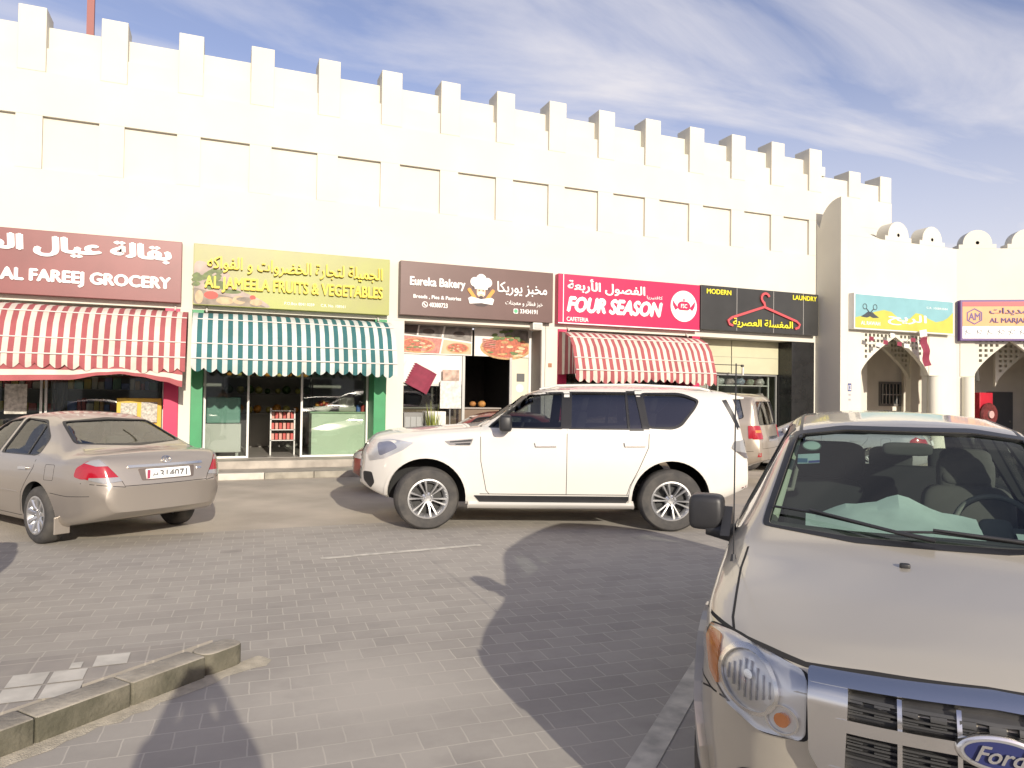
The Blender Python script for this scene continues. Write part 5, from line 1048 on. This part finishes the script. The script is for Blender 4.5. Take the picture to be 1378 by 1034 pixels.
# grille: chrome surround with two slots, dark slats, badge
gl_o = rpoly([(-.475, .880), (-.3, .890), (.3, .890), (.475, .880), (.47, .68), (.42, .60), (-.42, .60), (-.47, .68)], .02)
e.decal('front', offs(gl_o, .010), 'grille_seam', M_SEAM, off=.004, thick=.01); gb_ = e.decal('front', gl_o, 'grille_backing', M_BLK, off=.005, thick=.02, res=.03)
for q in ([(-.475, .883), (0, .898), (.475, .883), (.475, .855), (0, .868), (-.475, .855)], [(-.40, .802), (0, .809), (.40, .802), (.40, .765), (0, .772), (-.40, .765)], [(-.42, .66), (.42, .66), (.40, .605), (-.40, .605)]):
    e.decal('front', rpoly(q, .01), 'chrome_bar', M_CHR, off=.045, thick=.045, parent=gb_, res=.03)
for sg in (-1, 1):
    e.decal('front', rpoly([(sg*.475, .883), (sg*.365, .865), (sg*.375, .64), (sg*.42, .605), (sg*.47, .68)], .015), 'chrome_end', M_CHR, off=.043, thick=.045, parent=gb_, res=.03)
    for y in (.09, .235): e.decal('front', [(sg*y-.006, .86), (sg*y+.006, .86), (sg*y+.006, .65), (sg*y-.006, .65)], 'chrome_divider', M_CHR, off=.036, thick=.036, parent=gb_)
e.decal('front', fat_line([(-.86, .915), (-.80, .918), (-.60, .906), (-.49, .898), (-.3, .908), (0, .914), (.3, .908), (.49, .898), (.60, .906), (.80, .918), (.86, .915)], .009), 'hood_gap', M_SEAM, off=.002, thick=.006, res=.03)
M_SLAT = mat('grille_slat', (.05, .05, .05), .4)
for z in (.852, .837, .822, .750, .732, .714, .696): e.decal('front', [(-.40, z), (.40, z), (.40, z-.006), (-.40, z-.006)], 'grille_slat', M_SLAT, off=.022, thick=.02, parent=gb_)
for z in (.845, .829, .741, .722):
    for k in range(-5, 6): e.decal('front', [(k*.07-.02, z), (k*.07+.02, z), (k*.07+.02, z-.004), (k*.07-.02, z-.004)], 'grille_tab', M_SLAT, off=.026, thick=.02, parent=gb_)
h0, _ = e.hit('front', 0, .795); BM = Matrix.Translation((h0.x+.040, 0, .795)) @ Matrix.Rotation(R(-8), 4, 'Y')
def oval(name, m, rx, rz, x0, x1, par, bev=0):
    mb = MB().prism(circ(0, 0, rx, rz, 44), x0, x1, 'x'); mb.v = [tuple(BM @ Vector(v)) for v in mb.v]; return mb.obj(name, m, par, bevel=bev, smooth=40)
bd = oval('badge', M_CHR, .108, .050, -.03, .020, e.root, .010); oval('badge_rim', mat('badge_grey', (.50, .50, .50), .3, metal=.8), .095, .040, .0, .0225, bd); oval('badge_field', mat('badge_blue', (.018, .024, .10), .35), .087, .034, .0, .0245, bd)
lt = lettering(bd, 'Ford', -.064, .064, -.021, .022, 0, M_CHR, bold=.02, shear=.45, ext=.006); lt.matrix_local = BM @ Matrix.Translation((.025, 0, 0)) @ Matrix.Rotation(pi/2, 4, 'Z')
e.decal('front', rpoly([(-.40, .36), (-.44, .52), (.44, .52), (.40, .36)], .03), 'lower_intake', M_BLK, off=.004, thick=.02); e.decal('front', [(-.27, .50), (-.27, .59), (.27, .59), (.27, .50)], 'number_plate', M_LW, off=.02)
# cowl, wipers, aerial, washer jet
0 and e.decal('top', [(1.205, -.69), (1.165, -.3), (1.155, 0), (1.165, .3), (1.205, .69), (1.25, .69), (1.205, 0), (1.25, -.69)], 'cowl_panel', M_TRIMB, off=.004, thick=.02)
for (a, b, c) in (((-.38, 1.17), (-.02, 1.155), (.22, 1.15)), ((.14, 1.20), (.42, 1.165), (.62, 1.165))): pass
def onws(y, z, k=.02): h, d = e.hit('front', y, z); nn, _, _ = e.nrm(h); return h+nn*k
for pts_ in ([(.02, 1.128), (-.12, 1.145), (-.48, 1.205)], [(.52, 1.13), (.36, 1.142), (.02, 1.165)]):
    o = MB().tube([onws(y, z, .03) for y, z in pts_], [.012, .009, .006]).obj('wiper', M_BLK, e.root, smooth=60)
    A, B = pts_[-1], pts_[-2]; q = [(A[0]+(A[0]-B[0])*.45, A[1]+(A[1]-B[1])*.5-.02), A, (B[0]+.06, B[1]+.0)]; MB().tube([onws(y, z, .016) for y, z in q], .006).obj('blade', M_RUB, o)
an = MB(); an.tube([(-1.02, -.80, 1.0), (-1.04, -.80, 1.05)], [.018, .010]); an.tube([(-1.04, -.80, 1.05), (-1.10, -.80, 1.92)], .0032, 6); an.obj('aerial', M_BLK, e.root)
h1, _ = e.hit('top', .98, -.12); jt = MB(); round_box(jt, h1.x, h1.y, h1.z+.006, .03, .04, .022, .5); jt.obj('washer_jet', M_BLK, e.root, smooth=60)
# interior: dashboard, seats, wheel, papers and stickers behind the windscreen
MB().prism([(-1.40, 1.09), (-1.78, 1.08), (-1.84, 1.0), (-1.84, .7), (-1.45, .7)], -.72, .72, 'y').obj('dashboard', mat('dash_grey', (.10, .10, .095), .8, var=.15), e.root, bevel=.02)
M_PAPER = mat('teal_paper', (.62, .74, .71), .8, var=.12, vscale=10); M_BLUEP = mat('blue_paper', (.10, .30, .50), .7, var=.2)
pp = MB(); rn = random.Random(3); nx, ny = 16, 10; vs = []; fs = []
for i in range(nx+1):
    for j in range(ny+1):
        u, v = i/nx, j/ny; y = -.50+.76*u; x = -1.415-.30*v-.02*sin(u*5)
        ridge = max(0, 1-abs(u-.55)/.5)                         # a fold standing up in the middle
        z = 1.112+.055*v+.115*ridge*v**1.3+.010*sin(u*17+v*4)*v+rn.uniform(-.004, .004)*v
        vs.append((x, y, z))
for i in range(nx):
    for j in range(ny): fs.append((i*(ny+1)+j, (i+1)*(ny+1)+j, (i+1)*(ny+1)+j+1, i*(ny+1)+j+1))
pp.add(vs, fs); o = pp.obj('paper', M_PAPER, recalc=False, smooth=12); o.parent = None
o.matrix_world = e.root.matrix_basis.copy(); tag(o, 'creased pale teal paper lying on the dashboard of the beige car', 'paper')
EM = Matrix.Translation((2.005, -15.10, 0)) @ Matrix.Rotation(R(-134.5), 4, 'Z'); o.matrix_world = EM
o2 = MB().add([(-1.40, .38, 1.105), (-1.41, .66, 1.105), (-1.62, .66, 1.14), (-1.60, .40, 1.15)], [(0, 1, 2, 3)]).obj('paper', M_PAPER); o2.matrix_world = EM; tag(o2, 'smaller pale paper below the steering wheel of the beige car', 'paper')
o3 = MB().box(-1.52, -1.40, .47, .70, 1.098, 1.125).obj('folder', M_BLUEP, bevel=.004); o3.matrix_world = EM; tag(o3, 'bright blue folder at the bottom edge of the windscreen', 'folder')
for y in (.40, -.40): seat(e, 2.35, y, .62, .50, M_SEATL if y > 0 else mat('seat_cover_dark', (.025, .025, .028), .9))
for o_ in [x for x in C.objects if x.parent == e.root and x.name.startswith('seat')]: pass
hd = MB(); round_box(hd, -2.80, -.40, 1.36, .14, .50, .26, .45); hd.obj('headrest', mat('seat_cover_dark', (.025, .025, .028), .9), e.root, smooth=50)
hd = MB(); round_box(hd, -2.78, .40, 1.31, .13, .31, .24, .5); hd.obj('headrest', M_SEATL, e.root, smooth=50)
bs = MB(); round_box(bs, -3.35, 0, .95, .16, 1.25, .72, .3); bs.obj('rear_bench', mat('bench_dark', (.06, .06, .06), .9), e.root, smooth=50)
for y in (-.40, .05, .42): hd = MB(); round_box(hd, -3.40, y, 1.35, .10, .28, .17, .5); hd.obj('headrest', M_SEAT, e.root, smooth=50)
for sg in (-1, 1):
    pt = MB(); pt.tube([(-1.62, sg*.665, 1.14), (-2.05, sg*.565, 1.52), (-2.5, sg*.55, 1.58)], .035); pt.obj('pillar_lining', mat('pillar_lining', (.40, .44, .36), .8), e.root, smooth=60)
    gh = MB(); gh.tube([(-1.80, sg*.60, 1.27), (-1.83, sg*.57, 1.27), (-1.92, sg*.55, 1.37), (-1.95, sg*.57, 1.40)], .012); gh.obj('grab_handle', M_SEATL, e.root, smooth=60)
stw = MB(); stw.lathe([(.185+.016*cos(t), .016*sin(t)) for t in [i*pi/4 for i in range(8)]], 32, 'x', (0, 0, 0), close=True); round_box(stw, -.02, 0, 0, .07, .15, .13, .5); stw.box(-.012, .0, -.17, .17, -.015, .02)
o = stw.obj('steering_wheel', mat('wheel_grey', (.20, .195, .18), .6), e.root, smooth=60); o.location = (-1.98, .40, 1.10); o.rotation_euler = (0, R(-28), 0)
mi = MB(); round_box(mi, -2.0, 0, 1.50, .04, .24, .07, .5); mi.obj('rear_view_mirror', M_CABIN, e.root, smooth=60)
def sticker(poly, m, name, k): e.decal('front', poly, name, m, off=k, thick=.001, res=.03)
sticker(circ(-.475, 1.522, .05, .026, 24), mat('sticker_ring', (.06, .09, .08), .5), 'round_sticker', -.018); sticker(circ(-.475, 1.522, .044, .021, 24), mat('sticker_pale', (.45, .60, .54), .5), 'round_sticker', -.0165)
sticker([(-.545, 1.43), (-.545, 1.475), (-.435, 1.485), (-.435, 1.44)], mat('sticker_pale2', (.40, .55, .55), .5), 'permit_sticker', -.018); sticker([(-.545, 1.435), (-.545, 1.455), (-.495, 1.457), (-.495, 1.437)], mat('sticker_blue', (.05, .14, .26), .5), 'permit_sticker', -.0165); sticker([(-.49, 1.436), (-.49, 1.446), (-.435, 1.452), (-.435, 1.441)], mat('sticker_navy', (.05, .06, .25), .5), 'permit_sticker', -.0165)
for f in (.90, 3.52):
    for y in (.79, -.79): wheel(e, f, y, .355, .235, 0, 5, True, .215)
# ------------------------------------------------------------------ champagne saloon at the left
CAM_ = dict(L=4.80, tuck=.05, mid=.55, sh=.04, rs=.09, re=.10,
    zt=[(0, .66), (.06, .74), (.25, .80), (.7, .90), (1.2, .965), (1.36, .985), (2.10, 1.37), (2.35, 1.435), (2.75, 1.47), (3.1, 1.455), (3.42, 1.395), (4.12, 1.085), (4.25, 1.06), (4.62, 1.055), (4.70, 1.02), (4.76, .86), (4.80, .70)],
    W=[(0, .55), (.1, .70), (.3, .82), (.6, .875), (1.2, .89), (2.4, .90), (3.8, .895), (4.3, .87), (4.6, .81), (4.72, .74), (4.80, .66)],
    zb=[(0, .34), (.2, .24), (.6, .20), (4.0, .21), (4.5, .30), (4.72, .37), (4.80, .42)],
    zs=[(0, .62), (.3, .74), (1.0, .86), (1.4, .90), (3.8, .965), (4.3, .965), (4.6, .93), (4.74, .80), (4.80, .66)],
    R=[(0, .45), (.2, .66), (.6, .74), (1.3, .74), (2.1, .58), (2.4, .56), (3.1, .55), (3.45, .555), (4.1, .68), (4.3, .72), (4.6, .70), (4.72, .66), (4.80, .60)],
    cr=[(0, .012), (.3, .03), (1.3, .03), (2.2, .045), (3.2, .045), (4.0, .03), (4.6, .03), (4.80, .015)], sig={'zt': .05}, warp=warp_fn(4.80, .26, .17, .05, z0=.5, rslant=-.02))
CP = paint('champagne_paint', (.365, .328, .288), .5, .33, (.36, .315, .265), .4)
def saloon(name, label, pm, loc, head, plate=True, gt=G_MID):
    c = Car(name, label, CAM_, pm, loc, head); c.root.scale = (1.03, 1.03, 1.02)
    q1 = rpoly([(1.72, .965), (2.22, 1.325), (2.60, 1.375), (2.56, .975)], .03); q2 = rpoly([(2.66, .975), (2.70, 1.378), (3.18, 1.35), (3.52, 1.17), (3.58, 1.01), (3.50, .99)], .05)
    wsc = rpoly([(-.66, 1.02), (-.54, 1.345), (.54, 1.345), (.66, 1.02)], .05); rwc = rpoly([(-.60, 1.125), (-.49, 1.355), (0, 1.375), (.49, 1.355), (.60, 1.125), (0, 1.11)], .04)
    cab = MB().add(*loft(CAM_, .06, 1.62, 3.92, .40)).mesh('c', [M_CABIN, M_CABIN, M_UND])
    c.finish_body([arches((.94, 3.66), .375, .33, .89), cab, prism_cut([q1, q2], 'side', -2, 2), prism_cut([wsc], 'x', -2.45, -1.2), prism_cut([rwc], 'x', -4.6, -3.1)])
    for sd_ in ('left', 'right'):
        for q in (q1, q2): c.decal(sd_, offs(q, .008), 'side_window', gt, off=-.012, thick=.006); c.decal(sd_, offs(q, .022), 'window_trim', M_RUB, off=.002, thick=.016, hole=q)
        c.decal(sd_, [(3.30, .985), (3.33, .985), (3.24, 1.33), (3.22, 1.33)], 'window_bar', M_RUB, off=-.004, thick=.008)
        for q in ([(1.55, .93), (1.52, .7), (1.58, .35), (1.64, .28)], [(2.62, .95), (2.60, .28)], [(3.60, .99), (3.56, .85), (3.30, .55), (3.22, .28)], [(1.64, .28), (3.24, .28)], [(3.98, .60), (4.30, .585), (4.58, .60)]): c.decal(sd_, fat_line(q, .006), 'door_seam', M_SEAM, off=.0012, thick=.004)
        for a in (2.28, 3.24): c.decal(sd_, rpoly([(a, .845), (a+.2, .85), (a+.2, .82), (a, .815)], .012), 'door_handle', M_CHR if plate else pm, off=.025, thick=.025)
        c.decal(sd_, [(1.60, .545), (3.22, .56), (3.22, .548), (1.60, .533)], 'side_moulding', pm, off=.007, thick=.01)
        if sd_ == 'left':
            fp = rpoly([(3.84, .90), (4.02, .905), (4.02, .74), (3.84, .735)], .02); c.decal(sd_, offs(fp, .005), 'filler_flap_seam', M_SEAM, off=.001, thick=.004, hole=fp)
        sg = 1 if sd_ == 'left' else -1
        mm = MB(); round_box(mm, -1.86, sg*.985, 1.02, .12, .2, .14, .45); mm.tube([(-1.83, sg*.86, .975), (-1.85, sg*.95, .99)], .03); mm.obj('wing_mirror', pm, c.root, smooth=50)
        for f in (3.66+.385,): mf = MB().box(-f-.03, -f-.015, sg*.70, sg*.865, .15, .34); sg > 0 and mf.obj('mud_flap', pm, c.root, bevel=.01)
        tp = [(sg*y, z) for y, z in [(.80, .90), (.745, .965), (.665, .985), (.50, .755), (.66, .735), (.80, .79)]]
        tl_ = c.decal('rear', rpoly(tp, .02), 'tail_light', M_RLAMP, off=.008, thick=.02, res=.03); c.decal('rear', [(sg*y, z) for y, z in [(.76, .945), (.72, .972), (.665, .985), (.615, .915), (.70, .915)]], 'tail_lens_clear', M_CLAMP, off=.012, thick=.012, parent=tl_, res=.03); c.decal('rear', [(sg*y, z) for y, z in [(.53, .797), (.50, .755), (.66, .735), (.755, .770), (.75, .795)]], 'tail_lens_clear', M_CLAMP, off=.012, thick=.012, parent=tl_, res=.03)
        c.decal(sd_, rpoly([(4.40, .90), (4.38, .80), (4.50, .775), (4.62, .80), (4.60, .93)], .03), 'tail_light_side', M_RLAMP, off=.006, thick=.015, parent=tl_)
        hp = rpoly([(sg*.42, .62), (sg*.46, .70), (sg*.72, .76), (sg*.78, .68), (sg*.66, .60)], .03); c.decal('front', hp, 'headlight', M_REFL, off=.006, thick=.02); c.decal(sd_, rpoly([(.22, .62), (.20, .70), (.42, .76), (.52, .74), (.36, .64)], .03), 'headlight_side', M_CLAMP, off=.005, thick=.01)
    c.decal('front', offs(wsc, .012), 'windscreen', G_CLEAR, off=-.012, thick=.006); c.decal('rear', offs(rwc, .012), 'rear_window', glass('saloon_rear_glass', (.40, .44, .40), .16), off=-.010, thick=.006, res=.04); c.decal('rear', offs(rwc, .024), 'window_seal', M_RUB, off=.002, thick=.016, hole=rwc)
    c.decal('front', rpoly([(-.36, .56), (-.40, .68), (.40, .68), (.36, .56)], .03), 'grille', M_BLK, off=.006, thick=.02); c.decal('front', [(-.34, .60), (-.35, .62), (.35, .62), (.34, .60)], 'grille_bar', M_CHR, off=.012, thick=.02); c.decal('front', [(-.26, .42), (-.26, .52), (.26, .52), (.26, .42)], 'number_plate', M_LW, off=.015)
    # boot lid seams, garnish, emblem, plate, bumper line
    c.decal('rear', fat_line([(.665, .985), (.50, .755), (.475, .70), (-.475, .70), (-.50, .755), (-.665, .985)], .007), 'boot_seam', M_SEAM, off=.0015, thick=.005, res=.03)
    c.decal('rear', fat_line([(.80, .735), (.66, .715), (.47, .69)], .007), 'bumper_seam', M_SEAM, off=.0015, thick=.005); c.decal('rear', fat_line([(-.80, .735), (-.66, .715), (-.47, .69)], .007), 'bumper_seam', M_SEAM, off=.0015, thick=.005)
    c.decal('rear', rpoly([(-.43, .885), (-.43, .912), (.43, .912), (.43, .885)], .01), 'boot_garnish', M_CHR, off=.018, thick=.02)
    c.decal('rear', rpoly([(-.30, .745), (-.33, .875), (.33, .875), (.30, .745)], .02), 'plate_recess', mat('recess_shadow', (.16, .13, .115), .5, metal=.3), off=.003, thick=.006)
    em = circ(0, .955, .058, .038, 28); c.decal('rear', em, 'emblem', M_CHR, off=.012, thick=.01, hole=circ(0, .955, .048, .029, 28)); c.decal('rear', circ(0, .962, .028, .017, 20), 'emblem', M_CHR, off=.011, thick=.01, hole=circ(0, .962, .020, .010, 20)); c.decal('rear', circ(0, .955, .013, .035, 20), 'emblem', M_CHR, off=.010, thick=.01, hole=circ(0, .955, .007, .029, 20))
    c.decal('rear', [(-.42, .83), (-.42, .85), (-.36, .85), (-.36, .83)], 'model_mark', M_CHR, off=.006, thick=.008)
    pl_ = c.decal('rear', rpoly([(-.255, .755), (-.255, .862), (.255, .862), (.255, .755)], .012), 'number_plate', M_LW, off=.020, thick=.018, res=.2)
    hx_, _ = c.hit('rear', 0, .81); T = Matrix.Translation((hx_.x-.0215, 0, 0)) @ Matrix.Rotation(-pi/2, 4, 'Z')
    def PT(body, y0, y1, z0, z1, m, **k):
        o = lettering(pl_, body, y0, y1, z0, z1, 0, m, ext=.002, **k); o.matrix_local = T; return o
    if plate:
        M_PT = mat('plate_letters', (.10, .10, .10), .6); PT('314071', -.11, .21, .770, .848, M_PT, bold=.014); PT(arabic('قطر'), -.20, -.13, .785, .825, M_PT)
        q = MB().box(-.253, -.222, -.004, -.001, .758, .859).obj('plate_band', mat('plate_maroon', (.38, .05, .10), .5), pl_); q.matrix_local = T
    for f in (.94, 3.66):
        for y in (.775, -.775): wheel(c, f, y, .322, .21, 0, 9, False, .205)
    for y in (.38, -.38): seat(c, 2.65, y, .52, .50, M_SEAT)
    b2 = MB(); round_box(b2, -3.72, 0, .80, .16, 1.25, .6, .3); b2.obj('rear_bench', M_SEAT, c.root, smooth=50)
    MB().prism([(-3.70, 1.055), (-4.15, 1.075), (-4.15, 1.02), (-3.70, 1.0)], -.6, .6, 'y').obj('parcel_shelf', mat('shelf_beige', (.36, .33, .24), .9), c.root)
    MB().box(-1.98, -1.66, -.68, .68, .6, .97).obj('dashboard', M_CABIN, c.root, bevel=.03)
    return c
saloon('parked_car', 'champagne coloured saloon parked nose in at the left, its boot towards us', CP, (-3.33, -3.20, 0), R(124.2), gt=glass('blue_tint_glass', (.20, .23, .27), .10))
saloon('parked_car', 'dark red saloon almost hidden behind the white off-road wagon', paint('red_paint', (.20, .015, .012), .1, .3, (.3, .2, .15), .2), (2.33, -2.85, 0), R(160), False)
saloon('parked_car', 'silver saloon half hidden beyond the tailgate of the gold wagon', paint('silver_paint', (.50, .51, .53), .5, .3, (.45, .42, .38), .25), (12.3, -.75, 0), R(125), False)
saloon('parked_car', 'pale grey saloon parked on the pavers beside the tiled island', paint('grey_paint', (.3, .3, .31), .5, .3), (-6.85, -10.15, 0), R(180), False)
# ------------------------------------------------------------------ gold off-road wagon by the laundry
GP = paint('gold_paint', (.42, .36, .29), .5, .33, (.42, .37, .31), .4)
LC = dict(PAT); LC['warp'] = warp_fn(5.14, .30, .10, .10, z0=.7)
g = Car('parked_suv', 'gold off-road wagon parked by the laundry, seen past the tail of the white wagon', LC, GP, (7.70, -.42, 0), R(125))
g2 = [(2.76, 1.345), (2.79, 1.80), (3.5, 1.80), (3.5, 1.345)]; g3 = rpoly([(3.62, 1.36), (3.60, 1.80), (4.62, 1.77), (4.74, 1.40), (4.6, 1.36)], .05); rwg = rpoly([(-.66, 1.26), (-.60, 1.72), (.60, 1.72), (.66, 1.26)], .06)
cab = MB().add(*loft(LC, .07, 1.75, 4.86, .50)).mesh('c', [M_CABIN, M_CABIN, M_UND])
g.finish_body([arches((.95, 3.95), .48, .43, .99), cab, prism_cut([s1, g2, g3], 'side', -2, 2), prism_cut([ws_], 'x', -2.6, -1.3), prism_cut([rwg], 'x', -5.4, -4.4)])
for sd_ in ('left', 'right'):
    for q, gl_ in ((s1, G_MID), (g2, G_TINT), (g3, glass('pale_quarter_glass', (.4, .38, .36), .25))): g.decal(sd_, offs(q, .008), 'side_window', gl_, off=-.012, thick=.006); g.decal(sd_, offs(q, .025), 'window_trim', M_RUB, off=.002, thick=.016, hole=q)
    g.decal(sd_, rpoly([(4.86, .98), (4.84, 1.24), (5.02, 1.24), (5.08, 1.0)], .02), 'tail_light', M_RLAMP, off=.012, thick=.02)
    sg = 1 if sd_ == 'left' else -1
    g.decal('rear', rpoly([(sg*.86, .97), (sg*.84, 1.23), (sg*.68, 1.23), (sg*.66, .97)], .02), 'tail_light', M_RLAMP, off=.012, thick=.02); g.decal('rear', [(sg*.82, 1.10), (sg*.82, 1.15), (sg*.70, 1.15), (sg*.70, 1.10)], 'tail_lens_amber', M_AMB, off=.016, thick=.01)
    g.decal('rear', [(sg*.80, .62), (sg*.80, .70), (sg*.74, .70), (sg*.74, .62)], 'reflector', M_RLAMP, off=.006, thick=.01)
    for q in ([(2.705, 1.32), (2.70, .47)], [(3.56, 1.32), (3.5, .60), (3.46, .47)], [(4.6, .72), (4.95, .73)]): g.decal(sd_, fat_line(q, .008), 'door_seam', M_SEAM, off=.0012, thick=.004)
g.decal('rear', offs(rwg, .012), 'rear_window', G_TINT, off=-.010, thick=.006); g.decal('rear', offs(rwg, .03), 'window_seal', M_RUB, off=.002, thick=.016, hole=rwg); g.decal('front', offs(ws_, .012), 'windscreen', G_CLEAR, off=-.012, thick=.006)
g.decal('rear', rpoly([(-.4, .92), (-.4, 1.02), (.4, 1.02), (.4, .92)], .02), 'tail_garnish', M_CHR, off=.014, thick=.02); g.decal('rear', fat_line([(.68, 1.78), (.68, .78), (-.68, .78), (-.68, 1.78)], .008), 'tailgate_seam', M_SEAM, off=.0015, thick=.005)
for f in (.95, 3.95):
    for y in (.86, -.86): wheel(g, f, y, .395, .27, 0, 6, False, .23)
# ------------------------------------------------------------------ the photographer, whose shadow falls on the pavers
def photographer(loc):
    root = thing('person', 'person in shirt and trousers standing behind the camera holding up a phone', 'person', loc)
    V_ = []; E_ = []; RR = []
    def v(p, r): V_.append(p); RR.append(r); return len(V_)-1
    def e_(a, b): E_.append((a, b))
    pel = v((0, 0, .98), (.165, .115)); sp1 = v((0, .01, 1.15), (.15, .105)); ch = v((0, .02, 1.36), (.20, .13)); sh = v((0, .01, 1.48), (.16, .10)); nk = v((0, .015, 1.56), (.085, .065)); hd = v((0, .03, 1.66), (.078, .092)); tp_ = v((0, .02, 1.77), (.066, .08))
    for a, b in ((pel, sp1), (sp1, ch), (ch, sh), (sh, nk), (nk, hd), (hd, tp_)): e_(a, b)
    for s in (-1, 1):
        hp = v((s*.10, 0, .92), (.095, .10)); kn = v((s*.11, .02, .50), (.062, .066)); ak = v((s*.115, -.01, .10), (.042, .045)); to = v((s*.13, .15, .045), (.045, .032)); e_(pel, hp); e_(hp, kn); e_(kn, ak); e_(ak, to)
        so_ = v((s*.20, .01, 1.46), (.085, .08)); el = v((s*.24, .16, 1.27), (.065, .065)); wr = v((s*.115, .30, 1.58), (.045, .045)); pm_ = v((s*.085, .325, 1.67), (.034, .02)); e_(sh, so_); e_(so_, el); e_(el, wr); e_(wr, pm_)
        for k in range(4):
            f1 = v((s*(.075-.002*k), .345, 1.70-.018*k), (.009, .009)); f2 = v((s*(.045), .362, 1.715-.02*k), (.008, .008)); e_(pm_, f1); e_(f1, f2)
        th = v((s*.06, .31, 1.66), (.010, .010)); t2_ = v((s*.035, .315, 1.685), (.008, .008)); e_(pm_, th); e_(th, t2_)
    me = bpy.data.meshes.new('body'); me.from_pydata(V_, E_, []); o = bpy.data.objects.new('body', me); C.objects.link(o)
    o.modifiers.new('s', 'SKIN'); sk = me.skin_vertices[0].data
    for i, r in enumerate(RR): sk[i].radius = r
    sk[0].use_root = True
    sb = o.modifiers.new('u', 'SUBSURF'); sb.levels = sb.render_levels = 2
    dg = bpy.context.evaluated_depsgraph_get(); dg.update(); m2_ = bpy.data.meshes.new_from_object(o.evaluated_get(dg)); bpy.data.objects.remove(o); m2_.name = 'body'
    m2_.materials.clear()
    for mm in (mat('person_skin', (.45, .28, .19), .6), mat('grey_shirt', (.20, .22, .26), .9, var=.2), mat('dark_trousers', (.05, .05, .06), .9)): m2_.materials.append(mm)
    for q in m2_.polygons:
        c = q.center; q.use_smooth = True
        q.material_index = 0 if c.z > 1.53 or (c.y > .2 and c.z > 1.4) else 1 if c.z > 1.0 else 2
    link('body', m2_, root)
    h = MB(); h.ball((0, .0, 1.745), .092, .108, .085, 16, .02); h.obj('hair', mat('dark_hair', (.02, .015, .012), .8), root, smooth=60)
    nz_ = MB(); nz_.ball((0, .125, 1.655), .014, .022, .02, 10); nz_.obj('nose', mat('person_skin', (.45, .28, .19), .6), root, smooth=60)
    for s in (-1, 1):
        MB().ball((s*.032, .105, 1.69), .012, .012, .010, 10).obj('eye', mat('eye_white', (.6, .6, .58), .3), root, smooth=60); MB().ball((s*.082, .02, 1.67), .012, .025, .034, 10).obj('ear', mat('person_skin', (.45, .28, .19), .6), root, smooth=60)
    MB().box(-.025, .025, .112, .122, 1.618, 1.626).obj('mouth', mat('lips', (.35, .15, .12), .5), root)
    ph = MB().box(-.075, .075, -.005, .004, -.038, .038).obj('phone', M_BLK, bevel=.004); ph.location = (loc[0], loc[1]+.375, loc[2]+1.70); tag(ph, 'black phone held up in both hands', 'phone')
photographer((.0, -16.87, .10))
